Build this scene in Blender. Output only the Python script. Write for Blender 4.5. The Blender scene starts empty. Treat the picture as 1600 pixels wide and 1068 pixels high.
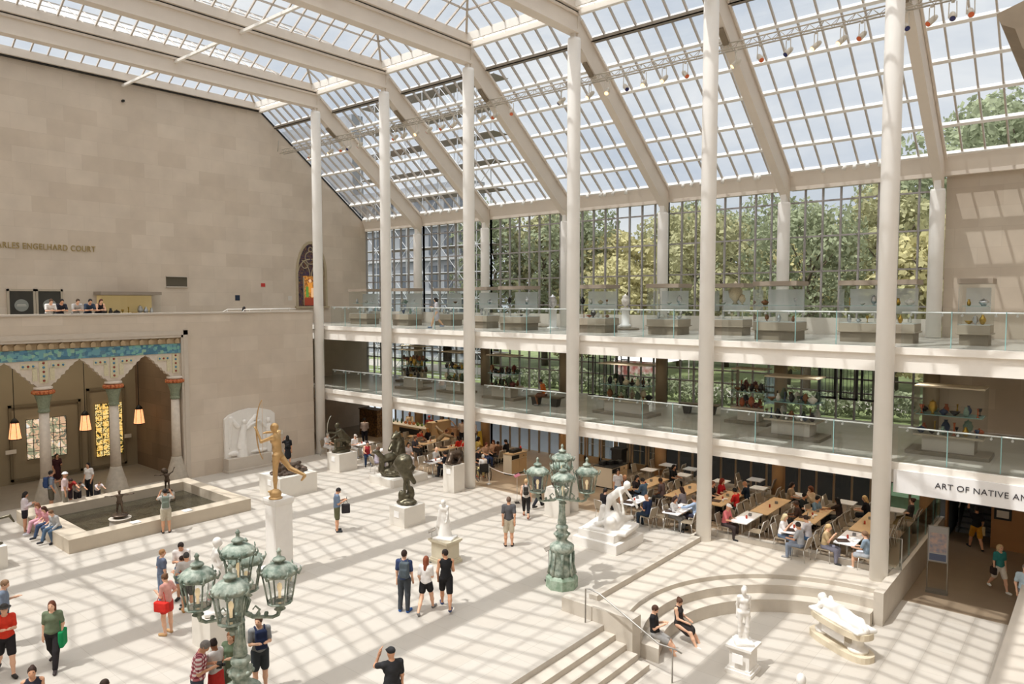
import bpy, math, random
import numpy as np
from mathutils import Matrix, Vector
D=bpy.data; SC=bpy.context.scene; COL=SC.collection
PI=math.pi; R=math.radians
random.seed(7); rng=np.random.default_rng(7)
# ---------------------------------------------------------------- camera
YAW,PIT,ROL,FPX=-0.69611,0.058147,-0.000563,1126.0
CAM=np.array([35.17,-24.726,8.9])
_fw=np.array([math.sin(YAW)*math.cos(PIT),math.cos(YAW)*math.cos(PIT),-math.sin(PIT)])
_r0=np.array([math.cos(YAW),-math.sin(YAW),0.]); _u0=np.cross(_r0,_fw)
_r=math.cos(ROL)*_r0+math.sin(ROL)*_u0; _u=-math.sin(ROL)*_r0+math.cos(ROL)*_u0
cd=D.cameras.new('camera'); cam=D.objects.new('camera',cd); COL.objects.link(cam)
cd.sensor_width=36; cd.lens=FPX/1600*36; cd.clip_start=.05; cd.clip_end=600
cam.matrix_world=Matrix(((_r[0],_u[0],-_fw[0],CAM[0]),(_r[1],_u[1],-_fw[1],CAM[1]),(_r[2],_u[2],-_fw[2],CAM[2]),(0,0,0,1)))
SC.camera=cam
# ---------------------------------------------------------------- exposure
vs=SC.view_settings; vs.view_transform='Standard'; vs.look='None'; vs.gamma=1; vs.use_curve_mapping=False
vs.exposure=-0.02
cy=SC.cycles; cy.max_bounces=9; cy.diffuse_bounces=5; cy.glossy_bounces=3; cy.transparent_max_bounces=40
cy.caustics_reflective=False; cy.caustics_refractive=False; cy.sample_clamp_indirect=6
# ---------------------------------------------------------------- sky: pale blue with thin cloud, brighter towards the sun
SUNV=Vector((.17,.43,-1)).normalized()          # direction the sunlight travels
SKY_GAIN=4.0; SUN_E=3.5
w=D.worlds.new('sky'); SC.world=w; w.use_nodes=True; wn=w.node_tree; wn.nodes.clear(); wl=wn.links
def _n(t,**k):
    n=wn.nodes.new(t)
    for a,b in k.items(): setattr(n,a,b)
    return n
tc=_n('ShaderNodeTexCoord'); nz=_n('ShaderNodeTexNoise'); nz.inputs['Scale'].default_value=3.4; nz.inputs['Detail'].default_value=7; nz.inputs['Roughness'].default_value=.58; nz.inputs['Distortion'].default_value=.35
mp=_n('ShaderNodeMapping'); mp.inputs['Scale'].default_value=(1,1,2.4); wl.new(tc.outputs['Generated'],mp.inputs['Vector']); wl.new(mp.outputs[0],nz.inputs['Vector'])
cr=_n('ShaderNodeValToRGB'); cr.color_ramp.elements[0].position=.36; cr.color_ramp.elements[0].color=(.60,.66,.75,1); cr.color_ramp.elements[1].position=.66; cr.color_ramp.elements[1].color=(.90,.91,.92,1)
wl.new(nz.outputs['Fac'],cr.inputs[0])
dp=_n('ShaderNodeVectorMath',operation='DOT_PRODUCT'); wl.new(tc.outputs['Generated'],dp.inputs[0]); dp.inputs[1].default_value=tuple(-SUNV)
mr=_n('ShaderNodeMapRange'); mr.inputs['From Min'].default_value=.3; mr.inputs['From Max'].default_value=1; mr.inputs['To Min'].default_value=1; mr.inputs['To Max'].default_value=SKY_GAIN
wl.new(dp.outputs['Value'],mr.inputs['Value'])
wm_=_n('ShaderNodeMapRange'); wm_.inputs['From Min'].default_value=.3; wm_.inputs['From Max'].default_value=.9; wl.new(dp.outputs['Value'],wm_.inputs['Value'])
wx=_n('ShaderNodeMix',data_type='RGBA'); wl.new(wm_.outputs[0],wx.inputs[0]); wl.new(cr.outputs[0],wx.inputs[6]); wx.inputs[7].default_value=(.81,.79,.77,1)
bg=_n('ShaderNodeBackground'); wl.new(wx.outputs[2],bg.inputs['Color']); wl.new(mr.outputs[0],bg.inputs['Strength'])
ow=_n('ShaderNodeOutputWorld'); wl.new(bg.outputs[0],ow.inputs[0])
# ---------------------------------------------------------------- sun
sl=D.lights.new('sun','SUN'); sl.energy=SUN_E; sl.angle=R(.5); sl.color=(1,.98,.95)
so=D.objects.new('sun',sl); COL.objects.link(so); so.rotation_euler=SUNV.to_track_quat('-Z','Y').to_euler(); so.location=(10,-20,40)
# ---------------------------------------------------------------- helpers
def hit(px,py,ax,v):
    """the point where the line of sight through a pixel of the photograph meets the plane axis=v"""
    d=_fw+_r*(px-800)/FPX-_u*(py-534)/FPX; i='xyz'.index(ax); return CAM+d*((v-CAM[i])/d[i])
def G(px,py,z=0.): return hit(px,py,'z',z)
def lin(c):
    if isinstance(c,str): c=[int(c[i:i+2],16)/255 for i in (0,2,4)]
    return tuple((x/12.92 if x<=.04045 else ((x+.055)/1.055)**2.4) for x in c)
MATS={}
def pm(name,col,rough=.6,metal=0.,var=0.,vscale=4.,bump=0.,bscale=30.,emit=None,estr=0.,col2=None,spec=.4,trans=0):
    if name in MATS: return MATS[name]
    m=D.materials.new(name); m.use_nodes=True; nt=m.node_tree; b=nt.nodes['Principled BSDF']; c=lin(col)
    b.inputs['Base Color'].default_value=(*c,1); b.inputs['Roughness'].default_value=rough; b.inputs['Metallic'].default_value=metal
    b.inputs['Specular IOR Level'].default_value=spec
    g=nt.nodes.new('ShaderNodeNewGeometry')
    if var or col2:
        n=nt.nodes.new('ShaderNodeTexNoise'); n.inputs['Scale'].default_value=vscale; n.inputs['Detail'].default_value=5
        r=nt.nodes.new('ShaderNodeValToRGB'); r.color_ramp.elements[0].position=.35; r.color_ramp.elements[1].position=.65
        c2=lin(col2) if col2 else tuple(x*(1-var) for x in c)
        r.color_ramp.elements[0].color=(*c2,1); r.color_ramp.elements[1].color=(*c,1)
        nt.links.new(g.outputs['Position'],n.inputs['Vector']); nt.links.new(n.outputs['Fac'],r.inputs[0]); nt.links.new(r.outputs[0],b.inputs['Base Color'])
    if bump:
        n=nt.nodes.new('ShaderNodeTexNoise'); n.inputs['Scale'].default_value=bscale; bm=nt.nodes.new('ShaderNodeBump'); bm.inputs['Strength'].default_value=bump; bm.inputs['Distance'].default_value=.02
        nt.links.new(g.outputs['Position'],n.inputs['Vector']); nt.links.new(n.outputs['Fac'],bm.inputs['Height']); nt.links.new(bm.outputs[0],b.inputs['Normal'])
    if emit: b.inputs['Emission Color'].default_value=(*lin(emit),1); b.inputs['Emission Strength'].default_value=estr
    MATS[name]=m; return m
def cloth(hexcol,rough=.85):
    return pm('cloth_'+hexcol,hexcol,rough,var=.12,vscale=14,spec=.15)
def glassmat(name,tint=(.93,.95,.95),refl=.06,rough=.0):
    m=D.materials.new(name); m.use_nodes=True; nt=m.node_tree; nt.nodes.clear()
    t=nt.nodes.new('ShaderNodeBsdfTransparent'); t.inputs[0].default_value=(*tint,1); g=nt.nodes.new('ShaderNodeBsdfGlossy'); g.inputs['Roughness'].default_value=rough
    l=nt.nodes.new('ShaderNodeLayerWeight'); l.inputs['Blend'].default_value=.12
    a=nt.nodes.new('ShaderNodeMath'); a.operation='MULTIPLY_ADD'; a.inputs[1].default_value=.7; a.inputs[2].default_value=refl
    x=nt.nodes.new('ShaderNodeMixShader'); o=nt.nodes.new('ShaderNodeOutputMaterial')
    nt.links.new(l.outputs['Fresnel'],a.inputs[0]); nt.links.new(a.outputs[0],x.inputs[0]); nt.links.new(t.outputs[0],x.inputs[1]); nt.links.new(g.outputs[0],x.inputs[2]); nt.links.new(x.outputs[0],o.inputs[0])
    MATS[name]=m; return m
def brickmat(name,c1,c2,mortar,axes,bw,bh,msize=.006,rough=.75,stain=.12,off=.5):
    """ashlar / tile pattern read from world position on the two given axes"""
    m=D.materials.new(name); m.use_nodes=True; nt=m.node_tree; b=nt.nodes['Principled BSDF']; b.inputs['Roughness'].default_value=rough; b.inputs['Specular IOR Level'].default_value=.25
    g=nt.nodes.new('ShaderNodeNewGeometry'); s=nt.nodes.new('ShaderNodeSeparateXYZ'); c=nt.nodes.new('ShaderNodeCombineXYZ')
    nt.links.new(g.outputs['Position'],s.inputs[0]); nt.links.new(s.outputs['XYZ'.index(axes[0])],c.inputs[0]); nt.links.new(s.outputs['XYZ'.index(axes[1])],c.inputs[1])
    t=nt.nodes.new('ShaderNodeTexBrick'); t.inputs['Scale'].default_value=1; t.inputs['Brick Width'].default_value=bw; t.inputs['Row Height'].default_value=bh; t.inputs['Mortar Size'].default_value=msize; t.offset=off; t.inputs['Mortar Smooth'].default_value=.3
    t.inputs['Color1'].default_value=(*lin(c1),1); t.inputs['Color2'].default_value=(*lin(c2),1); t.inputs['Mortar'].default_value=(*lin(mortar),1)
    nt.links.new(c.outputs[0],t.inputs['Vector'])
    n=nt.nodes.new('ShaderNodeTexNoise'); n.inputs['Scale'].default_value=.9; n.inputs['Detail'].default_value=8; nt.links.new(g.outputs['Position'],n.inputs['Vector'])
    mrr=nt.nodes.new('ShaderNodeMapRange'); mrr.inputs['From Min'].default_value=.3; mrr.inputs['From Max'].default_value=.7; mrr.inputs['To Min'].default_value=1-stain; mrr.inputs['To Max'].default_value=1.0
    x=nt.nodes.new('ShaderNodeMix'); x.data_type='RGBA'; x.blend_type='MULTIPLY'; x.inputs[0].default_value=1
    nt.links.new(n.outputs['Fac'],mrr.inputs['Value']); nt.links.new(t.outputs['Color'],x.inputs[6]); nt.links.new(mrr.outputs[0],x.inputs[7]); nt.links.new(x.outputs[2],b.inputs['Base Color'])
    MATS[name]=m; return m
def tag(o,label=None,cat=None,group=None,kind=None):
    if label: o['label']=label
    if cat: o['category']=cat
    if group: o['group']=group
    if kind: o['kind']=kind
    return o
def empty(name,loc,rz=0.):
    o=D.objects.new(name,None); COL.objects.link(o); o.location=tuple(float(v) for v in loc); o.rotation_euler=(0,0,rz); o.empty_display_size=.1; return o
class MB:
    def __init__(s): s.v=[]; s.f=[]; s.m=[]; s.sm=[]
    def add(s,vs,fs,mi=0,sm=False):
        o=len(s.v); s.v+= [tuple(map(float,v)) for v in vs]; s.f+=[tuple(i+o for i in f) for f in fs]; s.m+=[mi]*len(fs); s.sm+=[sm]*len(fs); return s
    def box(s,x0,x1,y0,y1,z0,z1,mi=0,top=None):
        t=top or 0.
        vs=[(x0,y0,z0),(x1,y0,z0),(x1,y1,z0),(x0,y1,z0),(x0+t,y0+t,z1),(x1-t,y0+t,z1),(x1-t,y1-t,z1),(x0+t,y1-t,z1)]
        return s.add(vs,[(0,3,2,1),(4,5,6,7),(0,1,5,4),(1,2,6,5),(2,3,7,6),(3,0,4,7)],mi)
    def bar(s,a,b,wd,ht,mi=0,up=(0,0,1)):
        a=Vector(a); b=Vector(b); d=(b-a).normalized(); u=Vector(up); sx=d.cross(u)
        if sx.length<1e-4: sx=d.cross(Vector((1,0,0)))
        sx.normalize(); u=sx.cross(d); x=sx*wd/2; y=u*ht/2
        vs=[a-x-y,a+x-y,a+x+y,a-x+y,b-x-y,b+x-y,b+x+y,b-x+y]
        return s.add(vs,[(3,2,1,0),(4,5,6,7),(0,1,5,4),(1,2,6,5),(2,3,7,6),(3,0,4,7)],mi)
    def tube(s,pts,r,n=8,mi=0,cap=True):
        pts=[Vector(p) for p in pts]; rr=r if isinstance(r,(list,tuple)) else [r]*len(pts); vs=[]; fs=[]
        pu=None
        for i,p in enumerate(pts):
            d=(pts[min(i+1,len(pts)-1)]-pts[max(i-1,0)]).normalized()
            if pu is None: pu=d.orthogonal().normalized()
            x=(pu-d*pu.dot(d))
            x=x.normalized() if x.length>1e-5 else d.orthogonal().normalized()
            pu=x; y=d.cross(x)
            for k in range(n):
                a=2*PI*k/n; vs.append(p+(x*math.cos(a)+y*math.sin(a))*rr[i])
        for i in range(len(pts)-1):
            for k in range(n): fs.append((i*n+k,i*n+(k+1)%n,(i+1)*n+(k+1)%n,(i+1)*n+k))
        s.add(vs,fs,mi,True)
        if cap:
            o=len(s.v)-len(vs); s.f+=[tuple(o+k for k in range(n))[::-1],tuple(o+(len(pts)-1)*n+k for k in range(n))]; s.m+=[mi,mi]; s.sm+=[False,False]
        return s
    def lathe(s,prof,c=(0,0,0),n=24,mi=0,sm=True,sq=None,ph=0.):
        """prof: list of (radius, z)"""
        vs=[];fs=[]
        for r,z in prof:
            for k in range(n):
                a=2*PI*(k+.5*(sq is not None))/n+ph; vs.append((c[0]+r*math.cos(a),c[1]+r*math.sin(a),c[2]+z))
        for i in range(len(prof)-1):
            for k in range(n): fs.append((i*n+k,i*n+(k+1)%n,(i+1)*n+(k+1)%n,(i+1)*n+k))
        fs.append(tuple(range(n))[::-1]); fs.append(tuple((len(prof)-1)*n+k for k in range(n)))
        s.add(vs,fs,mi,sm); s.sm[-1]=s.sm[-2]=False; return s
    def prism(s,poly,z0,z1,mi=0,map=None):
        """extrude polygon (2D) between z0,z1; map(x,y,z)->3D"""
        n=len(poly); f=map or (lambda a,b,c:(a,b,c))
        vs=[f(a,b,z0) for a,b in poly]+[f(a,b,z1) for a,b in poly]
        fs=[tuple(range(n))[::-1],tuple(range(n,2*n))]+[(i,(i+1)%n,n+(i+1)%n,n+i) for i in range(n)]
        return s.add(vs,fs,mi)
    def ball(s,c,r,n=10,mi=0,sq=(1,1,1)):
        prof=[]; k=max(4,n//2)
        vs=[];fs=[]
        for i in range(k+1):
            t=PI*i/k
            for j in range(n):
                a=2*PI*j/n; vs.append((c[0]+r*sq[0]*math.sin(t)*math.cos(a),c[1]+r*sq[1]*math.sin(t)*math.sin(a),c[2]-r*sq[2]*math.cos(t)))
        for i in range(k):
            for j in range(n): fs.append((i*n+j,i*n+(j+1)%n,(i+1)*n+(j+1)%n,(i+1)*n+j))
        return s.add(vs,fs,mi,True)
    def mesh(s,name,mats):
        me=D.meshes.new(name); me.from_pydata(s.v,[],s.f)
        for m in (mats if isinstance(mats,(list,tuple)) else [mats]): me.materials.append(m)
        me.polygons.foreach_set('material_index',s.m); me.polygons.foreach_set('use_smooth',s.sm); me.update(); return me
    def build(s,name,mats,parent=None,loc=None,rz=0.):
        o=D.objects.new(name,s.mesh(name,mats)); COL.objects.link(o)
        if parent is not None: o.parent=parent
        if loc is not None: o.location=tuple(float(v) for v in loc)
        if rz: o.rotation_euler=(0,0,rz)
        return o
def struct(o): o['kind']='structure'; return o
def copy_tree(o,parent=None):
    c=o.copy(); COL.objects.link(c)
    if parent is not None: c.parent=parent
    for ch in [x for x in KIDS.get(o.name,[])]: copy_tree(ch,c)
    return c
KIDS={}
def reg(root):
    """remember the children of a prototype, so that copies need no scan of the scene"""
    for o in [x for x in D.objects if x.parent==root]:
        KIDS.setdefault(root.name,[]).append(o); reg(o)
# ================================================================= materials of the building
S=5.942
white=pm('painted_steel','F0EBE3',.5,var=.03,vscale=2)
cream=pm('column_paint','F8F5F0',.55,var=.03,vscale=1.5)
beamc=pm('beam_paint','E6DBCE',.6,var=.05,vscale=1)
mull=pm('mullion_metal','A09B99',.5,.3)
barm=pm('roof_bar_metal','C2B8AD',.5,.2)
purl=pm('roof_purlin_paint','F2F0EC',.5)
gl_roof=glassmat('roof_glass',(.95,.97,.98),.02)
gl_win=glassmat('window_glass',(.93,.95,.94),.03)
gl_rail=glassmat('rail_glass',(.93,.955,.95),.03)
gl_case=glassmat('case_glass',(.95,.97,.965),.03)
dark=pm('dark_metal','2A2927',.5,.3)
lime=brickmat('limestone_wall_yz','D8CAB9','CEBFAD','C8BAA9','YZ',1.55,.78)
lime_xz=brickmat('limestone_wall_xz','D4C7B6','CABBA9','C4B6A5','XZ',1.55,.78)
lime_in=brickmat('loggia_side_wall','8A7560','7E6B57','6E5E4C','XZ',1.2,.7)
flo=brickmat('limestone_floor','C5BEB4','C1B9AE','AEA69B','XY',.75,.75,.006,.45,.06,0.)
cafe=brickmat('cafe_floor_tile','A08D77','98856F','85745F','XY',.75,.75,.006,.3,.1,0.)
gal=brickmat('gallery_floor','BDB8AE','B5B0A6','A8A298','XY',.9,.9,.004,.25,.08,0.)
bench=pm('exedra_limestone','C9C0B3',.7,var=.06,vscale=3,bump=.1)
plain=pm('limestone_plain','C9BFB2',.7,var=.06,vscale=1.2)
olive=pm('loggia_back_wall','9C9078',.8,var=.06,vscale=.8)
slabm=pm('slab_edge_paint','F4EEE5',.55,var=.03)
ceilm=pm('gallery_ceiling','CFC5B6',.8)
# ================================================================= floors
F2,F3=3.75,7.4
def box_obj(name,mat,*b,parent=None): return MB().box(*b).build(name,mat,parent)
struct(box_obj('floor',flo,-7,24.72,-34,.45,-.35,0))
struct(box_obj('floor_cafe',cafe,-12,30.2,.45,8.6,-.35,0))
struct(box_obj('floor_sunken',flo,24.8,46,-34,.9,-1.1,-.8))
struct(box_obj('floor_corridor',pm('corridor_floor','93816C',.35,var=.08,vscale=1.5),30.2,46,.9,24,-1.1,-.8))
# steps down to the sunken floor
sx=[24.72,25.07,25.42,25.77,26.12]
st=empty('steps',(24.72,-8.3,0)); struct(st)
for i in range(4):
    z=-.16*(i+1); MB().box(sx[i],sx[i+1]+.02,-34,-8.3,-1.1,z).build('step',bench,None).parent=st
for o in D.objects:
    if o.parent==st: o.matrix_parent_inverse=Matrix.Translation((-24.72,8.3,0))
# ================================================================= galleries
def gallery(n,z,zb):
    g=MB().box(-5.94,46,.42,8.3,zb+.08,z).build('floor_gallery_%d'%n,gal); struct(g)
    m=MB(); m.box(-5.94,46,.3,.45,z-.2,z+.02); m.box(-5.94,46,.4,.6,zb,z-.2); struct(m.build('trim_%d'%n,slabm))
    struct(MB().box(-5.9,46,.6,8.3,zb+.05,zb+.08).build('ceiling_%d'%n,ceilm))
gallery(2,F2,3.12); gallery(3,F3,6.63)
# ================================================================= columns
for k in range(-1,8):
    x=k*S
    if k>=0:
        m=MB(); m.lathe([(.27,0.012),(.27,19.4),(.255,19.54)],n=32); m.box(-.1,.1,-.12,.12,19.54,19.85)
        o=m.build('column',cream,loc=(x,0,0 if k<6 else -.8)); struct(o)
    zb=-.79
    if k<0: continue
    m=MB(); m.lathe([(.27,7.42),(.27,13.1),(.25,13.2)],n=28); m.box(-.12,.12,-.15,.15,13.2,13.9); o=m.build('column',cream,loc=(x,7.72,0)); struct(o)
    if k>=0:
        o=MB().lathe([(.29,0.01),(.29,3.12)],n=28).build('column',pm('column_wood_tone','C29C72',.6,var=.08,vscale=3),loc=(x,7.72,0)); struct(o)
        o=MB().lathe([(.29,F2+.01),(.29,6.64)],n=28).build('column',pm('column_olive','93836A',.6,var=.06,vscale=3),loc=(x,7.72,0)); struct(o)
# ================================================================= roof
SL=.775
def gz(y): return 20.75-SL*y
YB=-33.
for k in range(-1,8):
    x=k*S
    m=MB()
    if k>=0: m.box(-.15,.15,YB,0.02,19.85,20.55); m.box(-.24,.24,YB,.02,19.72,19.86); m.box(-.24,.24,YB,.02,20.4,20.5)
    m.box(-.2,.2,YB,.02,20.5,20.56,1); m.box(-.36,.36,YB,-.1,20.56,20.94)  # dark strip stands in for the shaded gap below the gutter box
    struct(m.build('roof_beam',[beamc,dark],loc=(x,0,0)))
    m=MB(); a=(0,.05,gz(.05)-.75); b=(0,7.95,gz(7.95)-.75)
    pts=[(-.17,0)]
    vs=[]
    for xx in(-.17,.17): vs+=[(xx,0.,gz(0)-1.35),(xx,7.95,gz(7.95)-1.35),(xx,7.95,gz(7.95)-.12),(xx,0.,gz(0)-.12)]
    m.add(vs,[(0,1,2,3),(7,6,5,4),(0,4,5,1),(1,5,6,2),(2,6,7,3),(3,7,4,0)])
    m.bar((.22,.2,gz(.2)-.3),(.22,7.9,gz(7.9)-.3),.08,.1); m.bar((-.22,.2,gz(.2)-.3),(-.22,7.9,gz(7.9)-.3),.08,.1)
    if k>=0: struct(m.build('roof_girder',beamc,loc=(x,0,0)))
    else: struct(MB().bar((0,.05,gz(.05)-.1),(0,7.95,gz(7.95)-.1),.08,.1).build('roof_edge',dark,loc=(x,0,0)))
HX=.32; RZ=22.55; EZ=20.93; YE=-.45
for k in range(-1,7):
    x0=k*S; x1=x0+S; xa=x0+HX; xb=x1-HX; xm=(x0+x1)/2; hy=YE-(S/2-HX)
    # flat part: hipped ridge skylight between two beams
    fr=MB()
    for q_ in (1/3,2/3):
        for xs_ in(xa+(xm-xa)*q_,xb-(xm-xa)*q_): fr.bar((xs_,YB,EZ+(RZ-EZ)*q_),(xs_,YE-(xm-xa)*q_,EZ+(RZ-EZ)*q_),.06,.07)
        yq=YE-(xm-xa)*q_; fr.bar((xa+(xm-xa)*q_,yq,EZ+(RZ-EZ)*q_),(xb-(xm-xa)*q_,yq,EZ+(RZ-EZ)*q_),.06,.07)
    for y in np.arange(hy-.3,YB,-.743):
        fr.bar((xa,y,EZ),(xm,y,RZ),.065,.08); fr.bar((xb,y,EZ),(xm,y,RZ),.065,.08)
    fr.bar((xm,YB,RZ),(xm,hy,RZ),.07,.09); fr.bar((xa,YE,EZ),(xm,hy,RZ),.1,.1); fr.bar((xb,YE,EZ),(xm,hy,RZ),.1,.1)
    for j in range(1,7):
        xx=xa+(xb-xa)*j/7; t=1-abs(xx-xm)/(xm-xa); fr.bar((xx,YE,EZ),(xx,YE+(hy-YE)*t,EZ+(RZ-EZ)*t),.065,.08)
    for y,t in [(YE-(xm-xa)*t_,t_) for t_ in (.25,.5,.75)]:
        fr.bar((xa,y,EZ),(xa+(xm-xa)*t,y,EZ+(RZ-EZ)*t),.065,.08); fr.bar((xb,y,EZ),(xb-(xm-xa)*t,y,EZ+(RZ-EZ)*t),.065,.08)
    sk=MB(); sk.add([(xa,YB,EZ+.03),(xa,YE,EZ+.03),(xm,hy,RZ+.03),(xm,YB,RZ+.03),(xb,YB,EZ+.03),(xb,YE,EZ+.03)],[(0,1,2,3),(4,3,2,5),(1,5,2)])
    o=struct(sk.build('window_%d'%(20+k+1),gl_roof)); f=fr.build('roof_bars',barm,o)
    m=MB(); m.bar((x0+.3,-.05,20.5),(x1-.3,-.05,20.5),.18,.2); m.box(x0+.3,x1-.3,YE,YE+.08,20.6,20.95)
    for j in range(4): m.box(x0+1+j*1.3-.04,x0+1+j*1.3+.04,-.12,-.02,20.5,20.85)
    m.bar((x0+.2,.12,20.62),(x1-.2,.12,20.62),.12,.18); struct(m.build('roof_gutter_beam',white))
    for yy in (-8.0,-16.4,-25.):
        struct(MB().bar((x0+.1,yy,20.3),(x1-.1,yy,20.3),.12,.12).build('roof_strut',white))
    # sloped part
    if True:
        pb=MB(); fb=MB()
        for i in range(8):
            y=.0+1.13*i; pb.bar((x0+.17,y,gz(y)-.06),(x1-.17,y,gz(y)-.06),.13,.16,up=(0,SL,1))
        for j in range(1,8):
            xx=x0+S*j/8; fb.bar((xx,.1,gz(.1)-.02),(xx,7.95,gz(7.95)-.02),.055,.12)
        g=MB(); g.add([(x0,.0,gz(0)+.02),(x1,.0,gz(0)+.02),(x1,7.97,gz(7.97)+.02),(x0,7.97,gz(7.97)+.02)],[(0,1,2,3)])
        o=struct(g.build('window_%d'%(30+k+1),gl_roof)); pb.build('roof_purlins',purl,o); fb.build('roof_bars',barm,o)
        m=MB(); m.prism([(7.9,14.66),(7.98,14.66),(8.45,13.95),(8.45,13.75),(8.1,13.75),(7.86,14.45)],x0+.1,x1-.1,map=lambda a,b,c:(c,a,b)); m.bar((x0+.1,8.12,13.82),(x1-.1,8.12,13.82),.14,.16); struct(m.build('eave_beam',beamc))
    # window wall, three storeys
    if k<5:
        for n,(z0,z1,rows) in enumerate(((0.,3.14,(2.45,)),(F2,6.65,(4.9,5.5,6.3)),(F3,13.78,(8.62,10.15,11.68,13.2)))):
            g=MB().add([(x0,8.32,z0),(x1,8.32,z0),(x1,8.32,z1),(x0,8.32,z1)],[(0,1,2,3)])
            o=struct(g.build('window_%d'%(1+(k+1)*3+n),gl_win)); m=MB()
            for j in range(0,9): m.box(x0+S*j/8-.035,x0+S*j/8+.035,8.22,8.34,z0,z1)
            for z in rows: m.box(x0,x1,8.24,8.33,z-.035,z+.035)
            m.build('window_frame',mull if n else pm('door_frame_metal','A08C74',.5,.2),o)
# crowning fascia above gallery windows at floor level
m=MB(); m.box(-5.94,29.4,8.05,8.3,F3,F3+.72); struct(m.build('wall_parapet_gallery',pm('gallery_low_wall','D6CEC3',.7)))
# ================================================================= walls
XW=-5.94
def yzwall(name,poly,x0,x1,mat): return struct(MB().prism(poly,x0,x1,map=lambda a,b,c:(c,a,b)).build(name,mat))
# upper left wall with the pointed window opening
gy,gw,g0,g1=3.66,1.17,8.5,12.8
arch=[(gy-gw,g0),(gy-gw,10.6)]+[(gy-gw+ (1-math.cos(t))*gw*1.0 , 10.6+math.sin(t)*2.15) for t in np.linspace(.15,PI/2,7)]
archR=[(2*gy-a,b) for a,b in arch[::-1]][1:]
left=[(-34,7.0),(gy-gw-.001,7.0)]
yzwall('wall_left',[(-34,0),(gy-gw,0),(gy-gw,20.7),(-34,20.7)] if False else [(-34,0),(gy-gw,0)]+arch+[(gy,20.75-SL*gy),(.05,20.72),(-34,20.72)],XW-.45,XW,lime)
yzwall('wall_left_end',[(gy,20.75-SL*gy)]+[(gy,12.75)]+archR+[(gy+gw,0),(8.4,0),(8.4,gz(8.4)+.2),(7.97,gz(7.97)-.1)],XW-.45,XW,lime)
struct(MB().box(XW-.45,XW,gy-gw,gy+gw,0,g0).build('wall_left_sill',lime))
# lower left wall (front of the terrace), opening of the loggia
yzwall('wall_loggia_front',[(-7.94,0),(-.43,0),(-.43,8.22),(-34,8.22),(-34,7.29),(-7.94,7.29)],-.45,0,lime)
struct(MB().box(XW,-.45,-.75,-.43,0,F3).build('wall_terrace_end',lime_xz))
struct(MB().box(XW,-.45,-34,-.43,F3-.35,F3).build('floor_terrace',gal))
struct(MB().box(-.5,.05,-34,-.43,8.22,8.3).build('trim_3',plain))
m=MB()
for a,b,z0,z1,d in ((-34,-7.7,7.2,7.42,.06),(-34,-7.86,7.08,7.2,.03)): m.box(0.,d,a,b,z0,z1)
m.box(0,.06,-7.92,-7.7,0,7.42); m.box(-.45,.03,-8.02,-7.9,0,7.2); struct(m.build('trim_4',pm('loggia_surround','C9BDAE',.7,var=.04)))
# right hand side: stone wall carrying on behind the right end of the gallery, corridor walls
struct(MB().box(29.9,46,8.35,8.8,F2,14.6).build('wall_right_back',lime_xz))
struct(MB().box(41.6,42,-34,8.8,-1,21).build('wall_right',lime))
struct(MB().box(XW-.4,46,-34.4,-34,-1,21).build('wall_behind_camera',lime_xz))
# light block at the right edge
struct(MB().box(33.34,35.2,-34,1.2,-.8,.42).build('wall_podium',plain))
# ================================================================= exedra
cx,cy0=29.72,-5.95
def ang(n,a0,a1): return [a0+(a1-a0)*i/n for i in range(n+1)]
def arcpts(r,n=40): return [(cx+r*math.cos(a),cy0+r*math.sin(a)) for a in ang(n,PI+math.asin((7.85+cy0)/r),math.acos((29.94-cx)/r))]
outer=[(30.2,.95),(23.52,.95),(23.52,-7.35)]
ex=empty('curved_stone_bench',(26.2,-2.4,-.8)); tag(ex,'large curved stone bench and terrace sunk beside the steps','bench')
def exb(name,poly,z0,z1,mat):
    o=MB().prism(poly,z0,z1).build(name,mat,ex); o.matrix_parent_inverse=Matrix.Translation((-26.2,2.4,.8)); return o
p5=arcpts(5.02); struct(MB().box(23.52,29.95,-.3,.95,-.8,.02).build('floor_terrace_edge',bench))
exb('terrace',[(29.94,-1.0)]+[(29.94,-.3),(23.55,-.3),(23.55,-7.85)]+p5,-.8,.02,bench)
a,b=arcpts(5.02),arcpts(4.5); exb('bench_back',a+b[::-1],-.8,-.12,bench)
a,b=arcpts(4.5),arcpts(4.03); exb('seat',a+b[::-1],-.8,-.4,bench)
m=MB(); m.box(23.5,23.78,-7.2,-.28,.021,.2); m.box(23.38,23.49,-.28,.95,.021,.2); m.box(23.5,29.94,.62,.95,0.021,.2); o=m.build('coping',bench,ex); o.matrix_parent_inverse=Matrix.Translation((-26.2,2.4,.8))
m=MB(); m.box(29.95,30.22,-1.62,.95,-.8,.2); m.box(30.0,30.22,.95,8.3,-1.1,.2); o=struct(m.build('wall_cafe_side',bench))
# stair side wall (cheek)
struct(MB().box(23.3,25.62,-8.3,-7.86,-.8,.4).build('wall_stair_side',bench))
# cornice of the facade beside the camera, top right
q=hit(1557,22,'y',-17.); cm_=pm('facade_stone','8E7F6C',.8,var=.15,vscale=5)
struct(MB().prism([(q[0],q[2]),(q[0]+.04,q[2]-.1),(q[0]+.14,q[2]-.16),(q[0]+.2,q[2]-.34),(q[0]+.5,q[2]-.5),(q[0]+2.2,q[2]-.5),(q[0]+2.2,q[2]+.25),(q[0]+.3,q[2]+.1)],-17.,-9,map=lambda a,b,c:(a,c,b)).build('wall_facade_cornice',cm_))
struct(MB().box(q[0]+.55,q[0]+2.2,-17,-9,8.6,q[2]-.5).build('wall_facade_upper',cm_)) if False else None
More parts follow.
